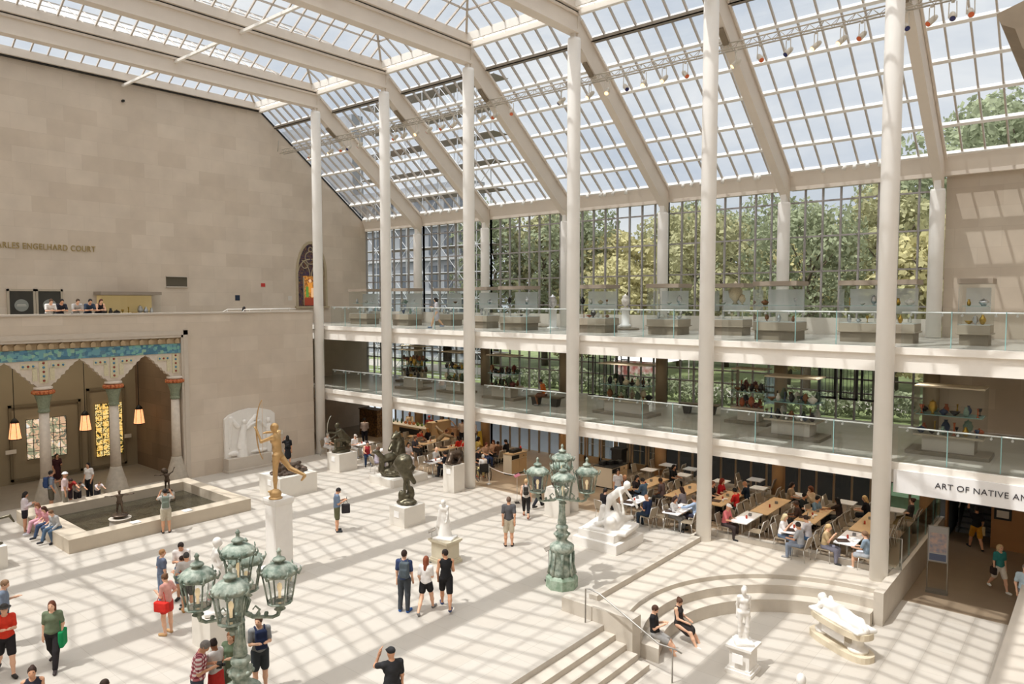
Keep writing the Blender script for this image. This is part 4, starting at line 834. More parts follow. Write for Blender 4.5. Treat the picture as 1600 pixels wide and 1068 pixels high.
# around the fountain
p,J=person(G(260,832),-25,1.72,'m %s 2A2422 short C2BEB8 s C2B8A4 shorts 3A3432'%L_,'boy in grey and blue tee photographing the pool, grey backpack on','st','hh',det=1)
backpack(p,J,'7A8478','grey green backpack of the boy photographing the pool')
person(G(40,832),60,1.62,'f %s 2A2422 mid E6DCE0 l 2E2C34 short 8A8A8A'%L_,'woman in white patterned top and dark shorts standing left of the pool','st','pp',head=(0,25))
sit=[(63,803,'f %s 9A6448 long E6A8B4 s D8A8B4 long C9C9D0'%W,'girl in pink top seated on the pool rim, farthest left',100),(75,807,'f %s 4A2E22 long E0A0A8 s 4A5A78 long 2E2E34'%W,'girl with dark hair and pink top seated in the middle on the pool rim',110),(89,813,'m %s 7A5A40 short B9B8B8 l 5A7088 long 2E2E34'%W,'seated youth in grey hooded top and jeans on the pool rim',115)]
for i,(x,y,lk,lb,fc) in enumerate(sit):
    c=G(x,y,1.25); person(([3.9,4.65,5.4][i],-15.38,0),0,1.62,lk,lb,'sc','ll',lean=18,head=(0,30),root=(0,0,.53),world=(.35,-1))
p,J=person(G(83,830)*np.array([1,1,0])+np.array([-2.3,1.2,0]),60,1.76,'m %s F0EEEE hat E8D0D0 s 8A8478 shorts 4A4A4A'%L_,'man in white sun hat and white patterned shirt beside the loggia column','st','dd')
p,J=person(G(77,815)*np.array([1,1,0])+np.array([-1.6,.6,0]),50,1.74,'m %s 2A2422 short 8A94A0 s 6A6458 shorts 4A4A4A'%L_,'dark haired man in blue grey shirt behind the seated girls','st','pb')
backpack(p,J,'3A4E78','navy backpack on the man behind the seated girls')
for px,py,lk,lb,H_ in ((107,812,'m %s 3A2622 short A03630 s 4A4048 shorts 3A3A3A'%L_,'person in dark red shirt bending over the pool wall',1.6),(122,808,'m %s 3A2E28 short A8A6A4 s 3E3C40 shorts 3A3A3A'%L_,'child in grey tee leaning with both hands on the pool wall',1.35),(153,800,'m %s 7A5A40 short E6DCE0 s 4A4A50 shorts 3A3A3A'%W,'small child in pale tee leaning over the far pool wall',1.15)):
    c=hit(px,785,'x',1.25); person((1.22,c[1],0),0,H_,lk,lb,'st','rr',lean=42,head=(0,45),world=(1,-.05))
person(G(140,779),190,1.66,'f %s 1F1A1A long EEE9E4 s 2A2A2E long 2E2A2A'%L_,'woman with long black hair, white blouse and black trousers in front of the loggia','ct','bb',head=(0,5))
person(G(95,768)+np.array([-1.0,.2,0]),120,1.64,'f %s 1F1A1A mid 4A2E30 s 4A2E30 dress 3A2A2A'%L_,'woman in dark red dress partly behind the loggia column','st','pb')
p,J=person(G(450,728),-20,1.68,'f %s 1F1A1A long 2B2B2E s 2B2B2E dress C9A88A'%L_,'woman with long black hair and short black dress photographing near the wall','st','hd')
backpack(p,J,'2E2E30','small black backpack of the woman in the black dress',s=.75)
c=G(431,705,1.5); p,J=person((c[0],c[1],0),30,1.72,'m %s 2A2422 short EFEDEA s D8D4CE shorts 4A4A4A'%L_,'person in white shirt behind the golden archer','st','db'); handbag(p,J,'R','2A2A2C','black bag of the person in white behind the golden archer',dz=.3,w_=.25,hh=.3)
p,J=person(G(822,808),5,1.66,'f %s D8B486 short D8CFC8 n 2E2C2C cap 8A4A3A'%W,'blonde woman in sleeveless top and black capri trousers walking away near the lamp','wk','bd',det=2)
backpack(p,J,'3A3632','black backpack of the blonde woman near the lamp',s=.8)
person(G(841,792),50,1.76,'m %s 2A2422 short 3A3C46 l 2F3138 long 2A2626'%L_,'man in dark clothes walking behind the green lamp post','wk','bd')
# couple on the curved bench
def bench_sit(px,py,lk,lb,H_,arms,head,leg):
    c=G(px,py,.38); v=nrm(np.array([cx-c[0],cy0-c[1]])); person((c[0],c[1],-.8),0,H_,lk,lb,leg,arms,lean=-6,head=head,root=(0,0,.5),world=v,det=2)
bench_sit(1024,950,'m %s 4A2E20 short 2C2C2E s A6A4A2 shorts F0EEEC'%W,'young man in black tee and grey shorts lounging on the curved bench with a phone',1.74,'pp',(0,30),'ls')
bench_sit(1062,936,'f %s 5A3A28 bun 3A3636 n 5A5450 dress F0EEEC'%W,'young woman in black sleeveless dress seated on the curved bench',1.64,'ll',(0,35),'ls')
# corridor
p,J=person((31.35,8.0,-.8),15,1.76,'m %s 2A2422 short 26262A s C98F2E shorts 26262A'%L_,'man in black tee and mustard shorts walking away down the corridor','wk','ud'); handbag(p,J,'R','C9B48A','cream tote bag on the shoulder of the man in mustard shorts',dz=.62,w_=.25,hh=.36)
p,J=person(G(1560,922,-.8),180,1.62,'f %s E0C49A curly 3E8A8A s EEE8DE shorts EFEDEA'%W,'woman with curly blonde hair, teal top and white shorts in the corridor','wk','dd')
handbag(p,J,'R','3A3030','dark shoulder bag of the woman in the teal top',dz=.58,w_=.25,hh=.25)
person((33.38,1.65,-.8),-160,1.72,'m %s 9A8A80 short BCD0DC s 8A8A8A long 3A3A3A'%W,'person in pale blue shirt at the right edge behind the low wall','st','db')
# terrace above the loggia
for px,py,lk,lb,ar in ((80,476,'m %s 6A4A34 short E9E6E2 s 5A5A5A long 3A3A3A'%W,'person in white tee leaning on the terrace wall, farthest left','ff'),(97,481,'m %s 2A2422 short 33343E s 5A5A5A long 3A3A3A'%L_,'person in dark vest leaning on the terrace wall next to the white tee','ff'),(122,482,'m %s 4A3626 short B8B4B0 s 5A5A5A long 3A3A3A'%W,'person in grey and black tee bowed over the terrace wall','ff'),(141,475,'m %s 1F1A1A short 3A4658 s 5A5A5A long 3A3A3A'%L_,'person with black hair and dark blue tee leaning on the terrace wall','ff'),(158,475,'f %s 5A2E1E mid 2E2A2E n 5A5A5A long 3A3A3A'%W,'person with reddish hair and black top, farthest right along the terrace wall','ff')):
    c=hit(px,py,'x',-.72); person((-1.05,c[1],F3),0,1.66,lk,lb,'st',ar,lean=30,head=(0,25),world=(1,0),det=0)
c=hit(381,481,'x',-1.4); person((c[0],c[1],F3),0,1.6,'f %s 2A2422 mid 33343A s 33343A long 3A3A3A'%L_,'seated person in black behind the ramp rails on the terrace','si','ll',root=(0,0,.42),world=(0,1),det=0)
# galleries
person(np.array([7.1,2.5,F3+.01]),-100,1.68,'f %s 2A2422 curly C9C6CC s C9C6CC dress 8AA0C0'%A_,'woman with dark curly hair and short grey dress walking on the upper gallery','wk','pp',head=(0,20))
person(np.array([14.0,3.1,F2+.01]),-70,1.7,'m %s 2A2422 short B5622E s 6A4A3A shorts 8A8A8A'%B_,'person in orange shirt sitting on the bench of the middle gallery','sc','pp',lean=15,head=(0,35),root=(0,0,.55))
# ================================================================= sculpture court
marble=pm('white_marble','ECE8E2',.5,var=.03,vscale=5); ped_m=pm('pedestal_paint','E2DCD2',.6,var=.03,vscale=3)
bronze=pm('dark_bronze','6A6452',.36,.7,var=.35,vscale=7); bronze2=pm('brown_bronze','65564A',.36,.7,var=.35,vscale=8); gilt=pm('gilt_bronze','D2AC78',.45,.65,var=.12,vscale=7)
patina=pm('green_patina','B4BBAE',.65,.1,col2='6C7D70',vscale=7,bump=.3,bscale=40)
def pedestal(x0,x1,y0,y1,h,label,mat=None,z=0.,mould=False,card=False,name='pedestal'):
    t=tag(empty(name,((x0+x1)/2,(y0+y1)/2,z)),label,'pedestal'); a,b=(x1-x0)/2,(y1-y0)/2; m=MB()
    if mould:
        m.box(-a,a,-b,b,0,.1); m.box(-a+.04,a-.04,-b+.04,b-.04,.1,.16); m.box(-a+.08,a-.08,-b+.08,b-.08,.16,h-.12); m.box(-a+.04,a-.04,-b+.04,b-.04,h-.12,h-.07); m.box(-a,a,-b,b,h-.07,h)
    else: m.box(-a,a,-b,b,0,h)
    m.build('block',mat or ped_m,t)
    if card: MB().box(-.14,.14,-b-.02,-b,h-.42,h-.18).build('label_card',pm('card_white','F4F2F0',.5),t)
    return t
def statue(name,pos,face,H,label,mat,legs='st',arms='dd',lean=0.,head=(0,0),extra=(),root=None,z=0.,h=.028,k=.05,rough=.004,fem=False,twist=0,side=0,world=None,tw=.0,body=True,fat=1.05,cat='statue'):
    a=R(face); aw=np.array([-.641,.767]); ri=np.array([.767,.641]); d=aw*math.cos(a)+ri*math.sin(a) if world is None else np.array(world,float)
    P=[]
    J=skel(H,legs,arms,lean,head,root,twist,fem,side)
    if body: P=fig_prims(J,fem,fat,hands=True); P.append(('e',J['hc']+J['hu']*.012*H-J['hf']*.01*H,np.array([.049,.057,.06])*H,None))
    ex=extra(J) if callable(extra) else list(extra)
    o=D.objects.new(name,smesh(name,sculpt(P+ex,h,k,rough=rough),[mat])); COL.objects.link(o); o.location=(pos[0],pos[1],z); o.rotation_euler=(0,0,math.atan2(-d[0],d[1])); tag(o,label,cat); return o,J
# gilded archer
pg=pedestal(14.05,15.1,-12.45,-11.35,.22,'tall slender white pillar pedestal under the golden archer',marble)
m=MB(); m.lathe([(.5,.22),(.46,.3),(.43,.36),(.43,2.3),(.47,2.36),(.5,2.44),(.5,2.52)],n=4,sq=1,sm=False); m.build('shaft',marble,pg)
def ex(J):
    e=[('e',(0,0,-.1),(.2,.2,.16),None)]
    return e
o,J=statue('golden_archer',(14.58,-11.9),-80,2.25,'golden bronze nude archer balancing on one foot on a tall white pillar',gilt,legs=((3,2,3),(-38,4,30)),arms=(((.25,.7,-.2),(-.1,.3,.8)),((.5,.2,.1),(-.7,.75,.1))),lean=6,head=(0,0),extra=lambda J:[('e',(J['La'][0],J['La'][1],-.02),(.19,.19,.15),None),('e',(J['La'][0],J['La'][1],-.16),(.22,.22,.06),None)],z=2.70,rough=0,fem=True,k=.03,h=.022)
q=J['Lm']; pts=[(q[0],q[1]-.36+.36*math.cos(a*1.0),q[2]+1.05*math.sin(a)) for a in np.linspace(-1.15,1.15,13)]
b_=MB().tube(pts,[.014+.012*(1-abs(i-6)/6) for i in range(13)],6).build('bow',gilt,None); b_.parent=o; MB().tube([pts[0],pts[-1]],.005,4).build('bow_string',gilt,o)
# big cats
pedestal(5.15,6.85,-7.0,-5.05,.92,'low wide white pedestal under the dark lying animals',card=True)
statue('bronze_group',(6.0,-6.0),0,1,'dark brown bronze of two animals lying in a tangle, one head raised',bronze2,body=False,world=(0,1),extra=[('e',(0,0,.06),(.62,.86,.12),None),('c',(.1,-.45,.26),(.05,.35,.25),.2,.17),('c',(-.2,-.2,.3),(-.15,.55,.22),.17,.14),('c',(.1,-.5,.3),(.1,-.72,.62),.15,.1),('e',(.12,-.78,.68),(.11,.16,.1),None),('c',(.18,-.72,.75),(.2,-.7,.84),.04,.02),('c',(.04,-.72,.75),(.03,-.7,.84),.04,.02),('c',(.3,-.4,.16),(.4,-.75,.1),.08,.06),('c',(.3,.3,.2),(.45,.05,.12),.12,.06),('c',(-.1,.55,.22),(.2,.8,.12),.1,.05),('e',(-.2,.65,.3),(.13,.16,.11),None)],z=.92,rough=.018)
# kneeling archer
pedestal(3.68,4.72,-2.2,-1.06,.93,'white box pedestal under the kneeling bronze figure with a bow',card=True)
o,J=statue('kneeling_archer',(4.15,-1.6),-95,2.05,'dark bronze kneeling figure with a tall bow near the first column',bronze,legs='kn',arms=(((.2,.8,.1),(.1,.8,.5)),'t'),lean=22,head=(0,10),extra=lambda J:[('e',(0,.05,.03),(.42,.5,.09),None),('c',J['c'],J['p']-np.array([0,.25,.1]),.2,.22),('c',J['Ra'],J['La'],.1,.1),('c',J['Rh'],J['Ra']*.7+J['Rh']*.3,.14,.12)],root=(0,-.05,.66),z=.93,world=(-.2,-1))
q=J['Lm']; b_=MB().tube([(q[0],q[1]-.25+.35*math.cos(a),q[2]+.15+.75*math.sin(a)) for a in np.linspace(-.9,1.2,10)],.018,6).build('bow',pm('bow_pale','B9B6A6',.5,.4),o)
# bears
pedestal(7.5,9.3,-2.5,-.3,.36,'broad low white plinth under the standing bronze bears')
statue('bronze_bears',(8.35,-1.45),0,1,'dark green bronze of a standing bear and a smaller bear on rocks',bronze,body=False,world=(0,1),extra=[('e',(0,0,.15),(.7,.85,.28),None),('e',(.3,.5,.3),(.3,.3,.25),None),('e',(-.1,-.55,.3),(.4,.3,.22),None),
  ('c',(-.1,.1,.5),(-.05,.15,1.05),.25,.34),('c',(-.05,.15,1.05),(-.02,.1,1.75),.36,.3),('c',(0,.1,1.8),(.05,-.02,2.1),.26,.2),('e',(.08,-.1,2.2),(.19,.25,.18),None),('c',(.1,-.28,2.15),(.14,-.42,2.08),.1,.06),('c',(.2,0,2.34),(.24,0,2.42),.05,.03),('c',(-.02,0,2.36),(-.05,0,2.43),.05,.03),('c',(.2,-.05,1.75),(.32,-.25,1.35),.13,.09),('c',(-.25,-.05,1.7),(-.15,-.35,1.4),.13,.09),('c',(.12,.05,.7),(.2,-.1,.35),.17,.12),('c',(-.2,.05,.7),(-.25,-.12,.35),.17,.12),
  ('c',(-.15,-.75,.95),(-.1,-.3,1.0),.2,.25),('c',(-.15,-.85,1.1),(-.2,-1.05,1.35),.14,.12),('e',(-.22,-1.12,1.42),(.12,.2,.11),None),('c',(-.1,-.8,.9),(-.05,-.9,.3),.1,.08),('c',(-.3,-.75,.9),(-.35,-.8,.3),.1,.08),('c',(-.1,-.35,.9),(0,-.4,.35),.13,.09)],z=.36,h=.035,rough=.015,k=.06); D.objects['bronze_bears'].scale=(1,1,.88)
# man wrestling
pedestal(13.32,14.22,-6.2,-5.12,.78,'white box pedestal under the tall bronze of a man and beast',card=True)
statue('bronze_wrestler',(13.75,-5.65),-60,1.5,'tall dark bronze of a standing man bent under a big beast',bronze,legs=((4,3,4),(-4,3,6)),arms='rr',lean=58,head=(0,10),extra=lambda J:[('e',(0,0,.1),(.34,.42,.14),None),('e',(.2,-.05,.4),(.16,.14,.28),None),('e',(-.15,.15,.35),(.14,.14,.24),None),('e',(.22,.1,.62),(.1,.1,.16),None),('c',J['p']+np.array([0,.05,.25]),J['c']+np.array([0,-.05,.42]),.24,.34),('e',J['c']+np.array([0,-.15,.5]),(.28,.36,.32),None),('c',J['c']+np.array([0,.2,.35]),J['c']+np.array([0,.5,.1]),.17,.1),('c',J['p']+np.array([0,-.1,.2]),J['p']+np.array([.1,-.3,-.15]),.14,.08),('c',(0,0,.05),(0,0,.3),.2,.14)],z=.76,root=(0,0,1.05),rough=.014)
# marble draped statue
pedestal(17.5,18.4,-8.05,-7.3,.8,'moulded cream stone pedestal under the draped marble figure',pm('ped_cream','CFC5AE',.7,var=.06),mould=True)
statue('marble_figure',(17.95,-7.68),200,1.34,'white marble draped woman leaning by a tree stump behind the walking trio',marble,legs='ct',arms=('w','x'),lean=8,head=(30,25),extra=lambda J:[('c',(0,0,.05),(0,-.02,.72),.24,.13),('c',(.2,-.1,0),(.18,-.08,.85),.14,.09),('b',(0,0,.0),(.36,.28,.05),None,.02),('c',J['Rs'],J['Rs']+np.array([.1,-.05,-.65]),.06,.11)],z=.83,fem=True,rough=.006)
# panther
pedestal(11.4,12.1,-1.3,-.58,1.28,'tall narrow white pedestal under the crouching bronze animal',card=True)
statue('bronze_panther',(11.74,-.94),0,1,'glossy dark bronze crouching big cat on a tall white pedestal',bronze2,body=False,world=(0,1),extra=[('e',(0,0,.04),(.32,.48,.06),None),('c',(0,.25,.4),(0,-.15,.42),.2,.17),('e',(0,.32,.34),(.2,.22,.26),None),('c',(.05,-.2,.4),(.1,-.35,.22),.14,.12),('e',(.12,-.4,.18),(.11,.14,.1),None),('c',(-.1,-.25,.35),(-.12,-.4,.05),.07,.05),('c',(.15,.3,.25),(.2,.1,.06),.1,.06),('c',(-.15,.3,.25),(-.2,.1,.06),.1,.06)],z=1.28,h=.022,rough=.008)
# struggle group
pgx=pedestal(20.3,22.15,-3.5,-1.6,.34,'wide stepped pale plinth under the big white marble pair',marble); MB().box(-.8,.72,-.78,.8,.34,.6).build('upper_step',marble,pgx)
statue('marble_pair',(21.3,-2.5),120,2.1,'huge white marble man bending over a fallen man beside the lamp post',marble,legs=((20,8,14),(-10,8,12)),arms=('B',((.3,.3,-.9),(0,.2,-1))),lean=50,head=(0,25),extra=lambda J:[('b',(0,0,.03),(.7,.85,.08),None,.04),('c',(-.5,.15,.2),(.45,.2,.25),.24,.26),('e',(.62,.25,.42),(.17,.2,.19),None),('c',(-.5,.1,.22),(-.85,-.1,.55),.15,.12),('c',(-.85,-.1,.55),(-1.05,.1,.15),.12,.08),('c',(-.5,.25,.2),(-1.1,.4,.15),.13,.08),('c',(.4,.1,.35),(.5,-.3,.2),.1,.08),('c',(.5,-.3,.2),(.2,-.5,.12),.08,.07),('c',(0,-.3,.1),(0,-.3,.7),.2,.12),('e',(.1,.1,.35),(.35,.3,.3),None)],z=.6,h=.035,k=.06,rough=.005,fat=1.15)
# stone box near fourth column
pedestal(17.3,18.1,-1.25,-.55,1.15,'plain white pedestal standing before the fourth column')
statue('bronze_foliage_piece',(17.7,-.9),0,1,'small shaggy brown bronze almost hidden behind the lanterns',bronze2,body=False,world=(0,1),extra=[('e',(0,0,.2),(.25,.25,.22),None),('e',(.05,0,.5),(.2,.18,.28),None),('c',(0,0,.6),(-.1,.1,.95),.15,.1)],z=1.15,rough=.03,h=.025)
# marble statue behind the near lamp
c=G(333,1008); pedestal(c[0]-.5,c[0]+.45,c[1]-.3,c[1]+.6,.85,'white pedestal half hidden behind the near lamp post')
statue('marble_seated_figure',(c[0],c[1]+.15),60,1.9,'white marble robed figure half hidden behind the near lamp post',marble,legs='ct',arms='bp',head=(10,10),extra=lambda J:[('c',(0,0,.05),(0,0,1.0),.32,.2),('b',(0,0,.03),(.36,.36,.05),None,.02),('c',(.1,.2,.1),(.1,.15,.75),.16,.12)],z=.9,fem=True,rough=.006)
# left edge
c=G(1,884); pedestal(c[0]-.6,c[0]+.35,c[1]-.75,c[1]+.12,.75,'white pedestal cut by the left edge of the picture')
statue('bronze_crane',(c[0]-.1,c[1]-.18),0,1,'slender dark bronze bird stretching its neck at the left edge',bronze,body=False,world=(.4,1),extra=[('e',(0,0,.03),(.2,.3,.05),None),('c',(0,-.1,.05),(0,-.15,.4),.03,.03),('e',(0,-.15,.5),(.1,.2,.12),None),('c',(0,0,.55),(0,.15,.85),.05,.035),('c',(0,.15,.85),(0,.5,.92),.035,.05),('c',(0,.5,.92),(0,.62,.7),.04,.03)],z=.75,rough=0,k=.03,h=.016)
# exedra statue
pe=pedestal(27.68,28.38,-7.1,-6.4,.75,'moulded white pedestal under the standing marble woman near the bench',marble,z=-.8,mould=True,card=True)
statue('marble_woman',(28.03,-6.75),185,1.48,'white marble standing nude woman on a moulded pedestal beside the curved bench',marble,legs='ct',arms='ss',head=(20,20),extra=lambda J:[('b',(0,0,-.0),(.24,.24,.04),None,.02),('c',(0,-.1,0),(0,-.08,.4),.1,.07),('e',J['hc']-J['hf']*.1,(.07,.08,.08),None)],z=-.02,fem=True,rough=0,k=.035,h=.022)
# reclining figure on a scroll bench
t=tag(empty('marble_couch',(29.62,-3.72,-.8),R(-32)),'pale oval marble couch on two carved supports before the curved bench','couch')
def oval(m,a,b,z0,z1,n=28):
    pts=[(a*abs(math.cos(x))**.7*np.sign(math.cos(x)),b*abs(math.sin(x))**.7*np.sign(math.sin(x))) for x in np.linspace(0,2*PI,n,endpoint=False)]; m.prism(pts,z0,z1); return m
om=pm('marble_warm','DDD0B8',.5,var=.08,vscale=5)
oval(MB(),1.05,.42,0,.17).build('foot_slab',om,t); oval(MB(),1.0,.42,.6,.77).build('top_slab',om,t)
for s_ in(-1,1): MB().lathe([(.26,.17),(.27,.25),(.16,.34),(.15,.46),(.24,.58),(.24,.6)],c=(s_*.62,0,0),n=16).build('support',marble,t)
MB().box(-.5,.5,-.12,.12,.17,.3).box(-.42,.42,-.3,-.27,.33,.56).build('inscription_panel',pm('card_white','F4F2F0',.5),t)
def rec(J): return [('b',(0,0,.03),(.95,.34,.05),None,.04),('c',(-.55,0,.22),(-.1,.05,.2),.15,.17),('c',(-.1,.05,.2),(.2,0,.2),.17,.17),('c',(.2,0,.2),(.62,.08,.2),.13,.09),('c',(.62,.08,.2),(.92,0,.1),.09,.06),('c',(.2,-.08,.16),(.85,-.12,.1),.12,.06),('e',(-.72,-.02,.36),(.12,.13,.14),None),('c',(-.6,-.15,.25),(-.7,-.25,.1),.07,.06),('c',(-.5,.12,.3),(-.65,.2,.35),.07,.06),('c',(-.8,.1,.1),(-.8,.15,.2),.16,.12),('c',(-.5,-.1,.08),(.1,-.2,.08),.08,.06)]
o,J=statue('reclining_marble',(29.62,-3.72),0,1,'white marble sleeping figure stretched out on the oval couch',marble,body=False,extra=rec,z=-.03,rough=.008,h=.022,world=(0,1)); o.rotation_euler=(0,0,R(-32))
c=G(1252,1055,.85); pedestal(c[0]-.2,c[0]+.2,c[1]-.2,c[1]+.2,1.2,'slim white post pedestal below the bottom edge near the couch',marble,z=-.8)
statue('marble_bust',(c[0],c[1]),200,1,'white marble bust of which only the crown of the head shows at the bottom edge',marble,body=False,extra=[('e',(0,0,.36),(.1,.12,.14),None),('c',(0,0,.1),(0,0,.3),.07,.06),('e',(0,0,.1),(.2,.12,.12),None)],z=.4,rough=0,h=.02)
# relief memorial on the wall
t=tag(empty('marble_relief',(0.02,-4.5,0)),'large white marble relief of a winged figure set against the stone wall','relief')
MB().box(0,.55,-1.5,1.5,0,.72).box(0,.62,-1.55,1.55,0,.12).build('plinth',plain,t)
MB().prism([(-1.45,.72),(1.45,.72),(1.45,2.75),(1.2,2.95),(.6,3.12),(0,3.18),(-.6,3.12),(-1.2,2.95),(-1.45,2.75)],0,.14,map=lambda a,b,c:(c,a,b)).build('slab',marble,t)
V=sculpt([('c',(.2,-.55,.75),(.22,-.5,1.9),.32,.17),('c',(.22,-.5,1.9),(.24,-.42,2.3),.17,.13),('e',(.27,-.42,2.52),(.12,.12,.15),None),('c',(.15,-.75,2.3),(.12,-1.1,2.75),.14,.1),('c',(.12,-1.1,2.75),(.14,-1.2,1.2),.13,.05),('c',(.15,-.2,2.2),(.12,.3,2.75),.14,.1),('c',(.12,.3,2.75),(.13,.45,1.9),.1,.05),('c',(.22,-.35,2.1),(.25,.05,2.35),.08,.06),('c',(.25,.05,2.35),(.25,.45,2.5),.06,.05),('c',(.22,-.6,1.7),(.28,-.75,1.2),.09,.12),
 ('c',(.2,1.05,.8),(.2,1.0,1.5),.14,.12),('c',(.2,1.0,1.5),(.2,1.05,2.15),.15,.15),('e',(.24,1.0,2.45),(.11,.12,.15),None),('c',(.2,1.2,2.1),(.2,1.25,1.55),.07,.06),('c',(.2,.85,2.1),(.22,.55,2.4),.07,.06),('e',(.12,-.9,.9),(.16,.4,.16),None),('e',(.12,.5,.85),(.16,.5,.12),None)],.03,.05,rough=.014,rs=16,cut=[(0,-1,.05)])
sobj('relief_figures',V,[marble],t)
# fountain
t=tag(empty('stone_pool',(4.6,-12.15,0)),'long rectangular limestone pool with low walls in front of the loggia','pool')
x0,x1,y0,y1=-2.9,2.72,-3.5,3.45; m=MB(); w1=.62
m.box(x0,x1,y0,y0+.8,0,.5); m.box(x0,x1,y1-.5,y1,0,.5); m.box(x1-w1,x1,y0+.8,y1-.5,0,.5); m.box(x0,x0+w1,y0+.8,y1-.5,0,.5); m.build('rim',pm('pool_limestone','C6B9A6',.7,var=.07,vscale=2),t)
wm=D.materials.new('pool_water'); wm.use_nodes=True; b=wm.node_tree.nodes['Principled BSDF']; b.inputs['Base Color'].default_value=(*lin('3E3A2C'),1); b.inputs['Roughness'].default_value=.08; b.inputs['Specular IOR Level'].default_value=.6
n=wm.node_tree.nodes.new('ShaderNodeTexNoise'); n.inputs['Scale'].default_value=7; n.inputs['Distortion'].default_value=2.; u_=wm.node_tree.nodes.new('ShaderNodeBump'); u_.inputs['Strength'].default_value=.6; u_.inputs['Distance'].default_value=.05; g=wm.node_tree.nodes.new('ShaderNodeNewGeometry'); wm.node_tree.links.new(g.outputs['Position'],n.inputs['Vector']); wm.node_tree.links.new(n.outputs['Fac'],u_.inputs['Height']); wm.node_tree.links.new(u_.outputs[0],b.inputs['Normal'])
MB().box(x0+w1,x1-w1,y0+.8,y1-.5,.005,.1).build('water',wm,t)
c=G(186,822,.25); pp=tag(MB().lathe([(.42,0),(.44,.1),(.38,.16),(.36,.42),(.4,.48)],n=20).build('fountain_pedestal',plain,loc=(c[0],c[1]+.05,.1)),'round stone drum pedestal in the pool under the dancing bronze child','pedestal')
statue('bronze_child',(c[0],c[1]+.05),150,1.0,'small dark bronze child with outspread arms dancing on a drum in the pool',bronze2,legs=((10,8,12),(-10,8,30)),arms='oo',extra=lambda J:[('e',(0,0,.03),(.3,.3,.07),None)],z=.66,h=.02,k=.03,rough=0,fat=1.25)
c=G(265,775,.3); tag(MB().lathe([(.3,0),(.3,.3),(.26,.34)],n=16).build('fountain_pedestal',plain,loc=(c[0]-.2,c[1],.1)),'small stone block in the pool under the farther bronze child','pedestal')
statue('bronze_child',(c[0]-.2,c[1]),150,1.0,'farther dark bronze child in the pool, arms lifted, behind the photographing boy',bronze2,legs='wk',arms='vo',extra=lambda J:[('e',(0,0,.03),(.22,.22,.07),None),('e',J['hc']+np.array([.12,0,.05]),(.12,.12,.12),None)],z=.48,h=.02,k=.03,rough=0,fat=1.25)
for px,py,lb in ((207,812,'white label on the near pool rim beside the drum pedestal'),(288,794,'white label on the near pool rim by the photographing boy')):
    c=G(px,py,.55); tag(MB().prism([(-.16,0),(.16,0),(.16,.02),(-.16,.02)],-.16,.16,map=lambda a,b_,c_:(a,c_,b_)).build('pool_label',pm('card_white','F4F2F0',.5),loc=(7.0,c[1],.51)),lb,'label')
# small text stands
def stand(px,py,h,lab,mat,w_=.3,z=0.):
    c=G(px,py,z); t=tag(empty('label_stand',c,R(-40)),lab,'label stand'); MB().box(-.15,.15,-.1,.1,0,.015).build('foot',dark,t); MB().tube([(0,0,0),(0,0,h)],.012,6).build('post',alu,t)
    MB().bar((0,-.12,h-.03),(0,.12,h+.07),w_,.015).build('panel',mat,t)
stand(675,876,1.05,'thin stand with a tilted label beside the draped marble figure',pm('label_grey','8F877C',.5)); stand(857,908,1.05,'thin stand with a tilted label left of the green lamp post',MATS['label_grey']); stand(808,785,1.2,'stand with a pink sign near the café entrance',pm('sign_pink','D9879A',.5),.4)
# tall steel framed information sign near the corridor
t=tag(empty('information_sign',(30.97,2.28,-.8),R(8)),'tall steel framed information sign on the corridor floor','sign')
MB().box(-.32,.32,-.16,.16,0,.08).build('foot',pm('sign_steel','85817A',.4,.5),t); m=MB(); m.box(-.3,-.27,-.02,.02,.08,2.25); m.box(.27,.3,-.02,.02,.08,2.25); m.box(-.3,.3,-.02,.02,2.22,2.25); m.box(-.3,.3,-.02,.02,1.02,1.05); m.build('frame',MATS['sign_steel'],t)
MB().box(-.27,.27,-.012,.012,1.05,2.22).build('poster',pm('poster_grey','A9A7A6',.5),t); MB().box(-.24,.24,-.02,-.012,1.35,2.0).build('picture',pm('poster_photo','C4A79A',.5,col2='8A8E9C',vscale=7),t); MB().box(-.24,.24,-.02,-.012,1.08,1.3).build('heading',pm('poster_dark','55607A',.5),t)
# ================================================================= bronze lamp posts
def lantern(parent,x,y,z,rz,s=1.):
    o=empty('lantern',(x,y,z),rz); o.parent=parent; o.scale=(s,s,s)
    MB().lathe([(.05,0),(.12,.04),(.06,.1),(.1,.16),(.18,.16),(.26,.18),(.26,.21),(.1,.22)],n=12).build('cup',patina,o)
    m=MB(); n=6
    for i in range(n):
        a=2*PI*i/n; m.tube([(.24*math.cos(a),.24*math.sin(a),.2),(.34*math.cos(a),.34*math.sin(a),.76)],.018,5); m.tube([(.38*math.cos(a),.38*math.sin(a),.76),(.44*math.cos(a),.44*math.sin(a),.86),(.42*math.cos(a),.42*math.sin(a),.93)],[.03,.02,.01],5)
    m.lathe([(.35,.76),(.38,.77),(.39,.8),(.36,.82)],n=6,sm=False); m.build('cage',patina,o)
    MB().lathe([(.23,.22),(.325,.76)],n=6,sm=False).build('glass',gl_case,o)
    m=MB(); m.lathe([(.37,.8),(.35,.86),(.31,.92),(.22,.985),(.1,1.01),(.08,1.05),(.14,1.07),(.12,1.11),(.045,1.15),(.035,1.22),(.055,1.25),(.015,1.32)],n=18); 
    for i in range(14):
        a=2*PI*i/14; m.ball((.345*math.cos(a),.345*math.sin(a),.86),.035,6)
    m.build('roof',patina,o)
    MB().tube([(0,0,.27),(0,0,.42)],.03,8).ball((0,0,.5),.07,8,0,(.8,.8,1.4)).build('bulb',pm('bulb_glass','F4E2C6',.3,emit='F6D2A0',estr=.5),o)
    return o
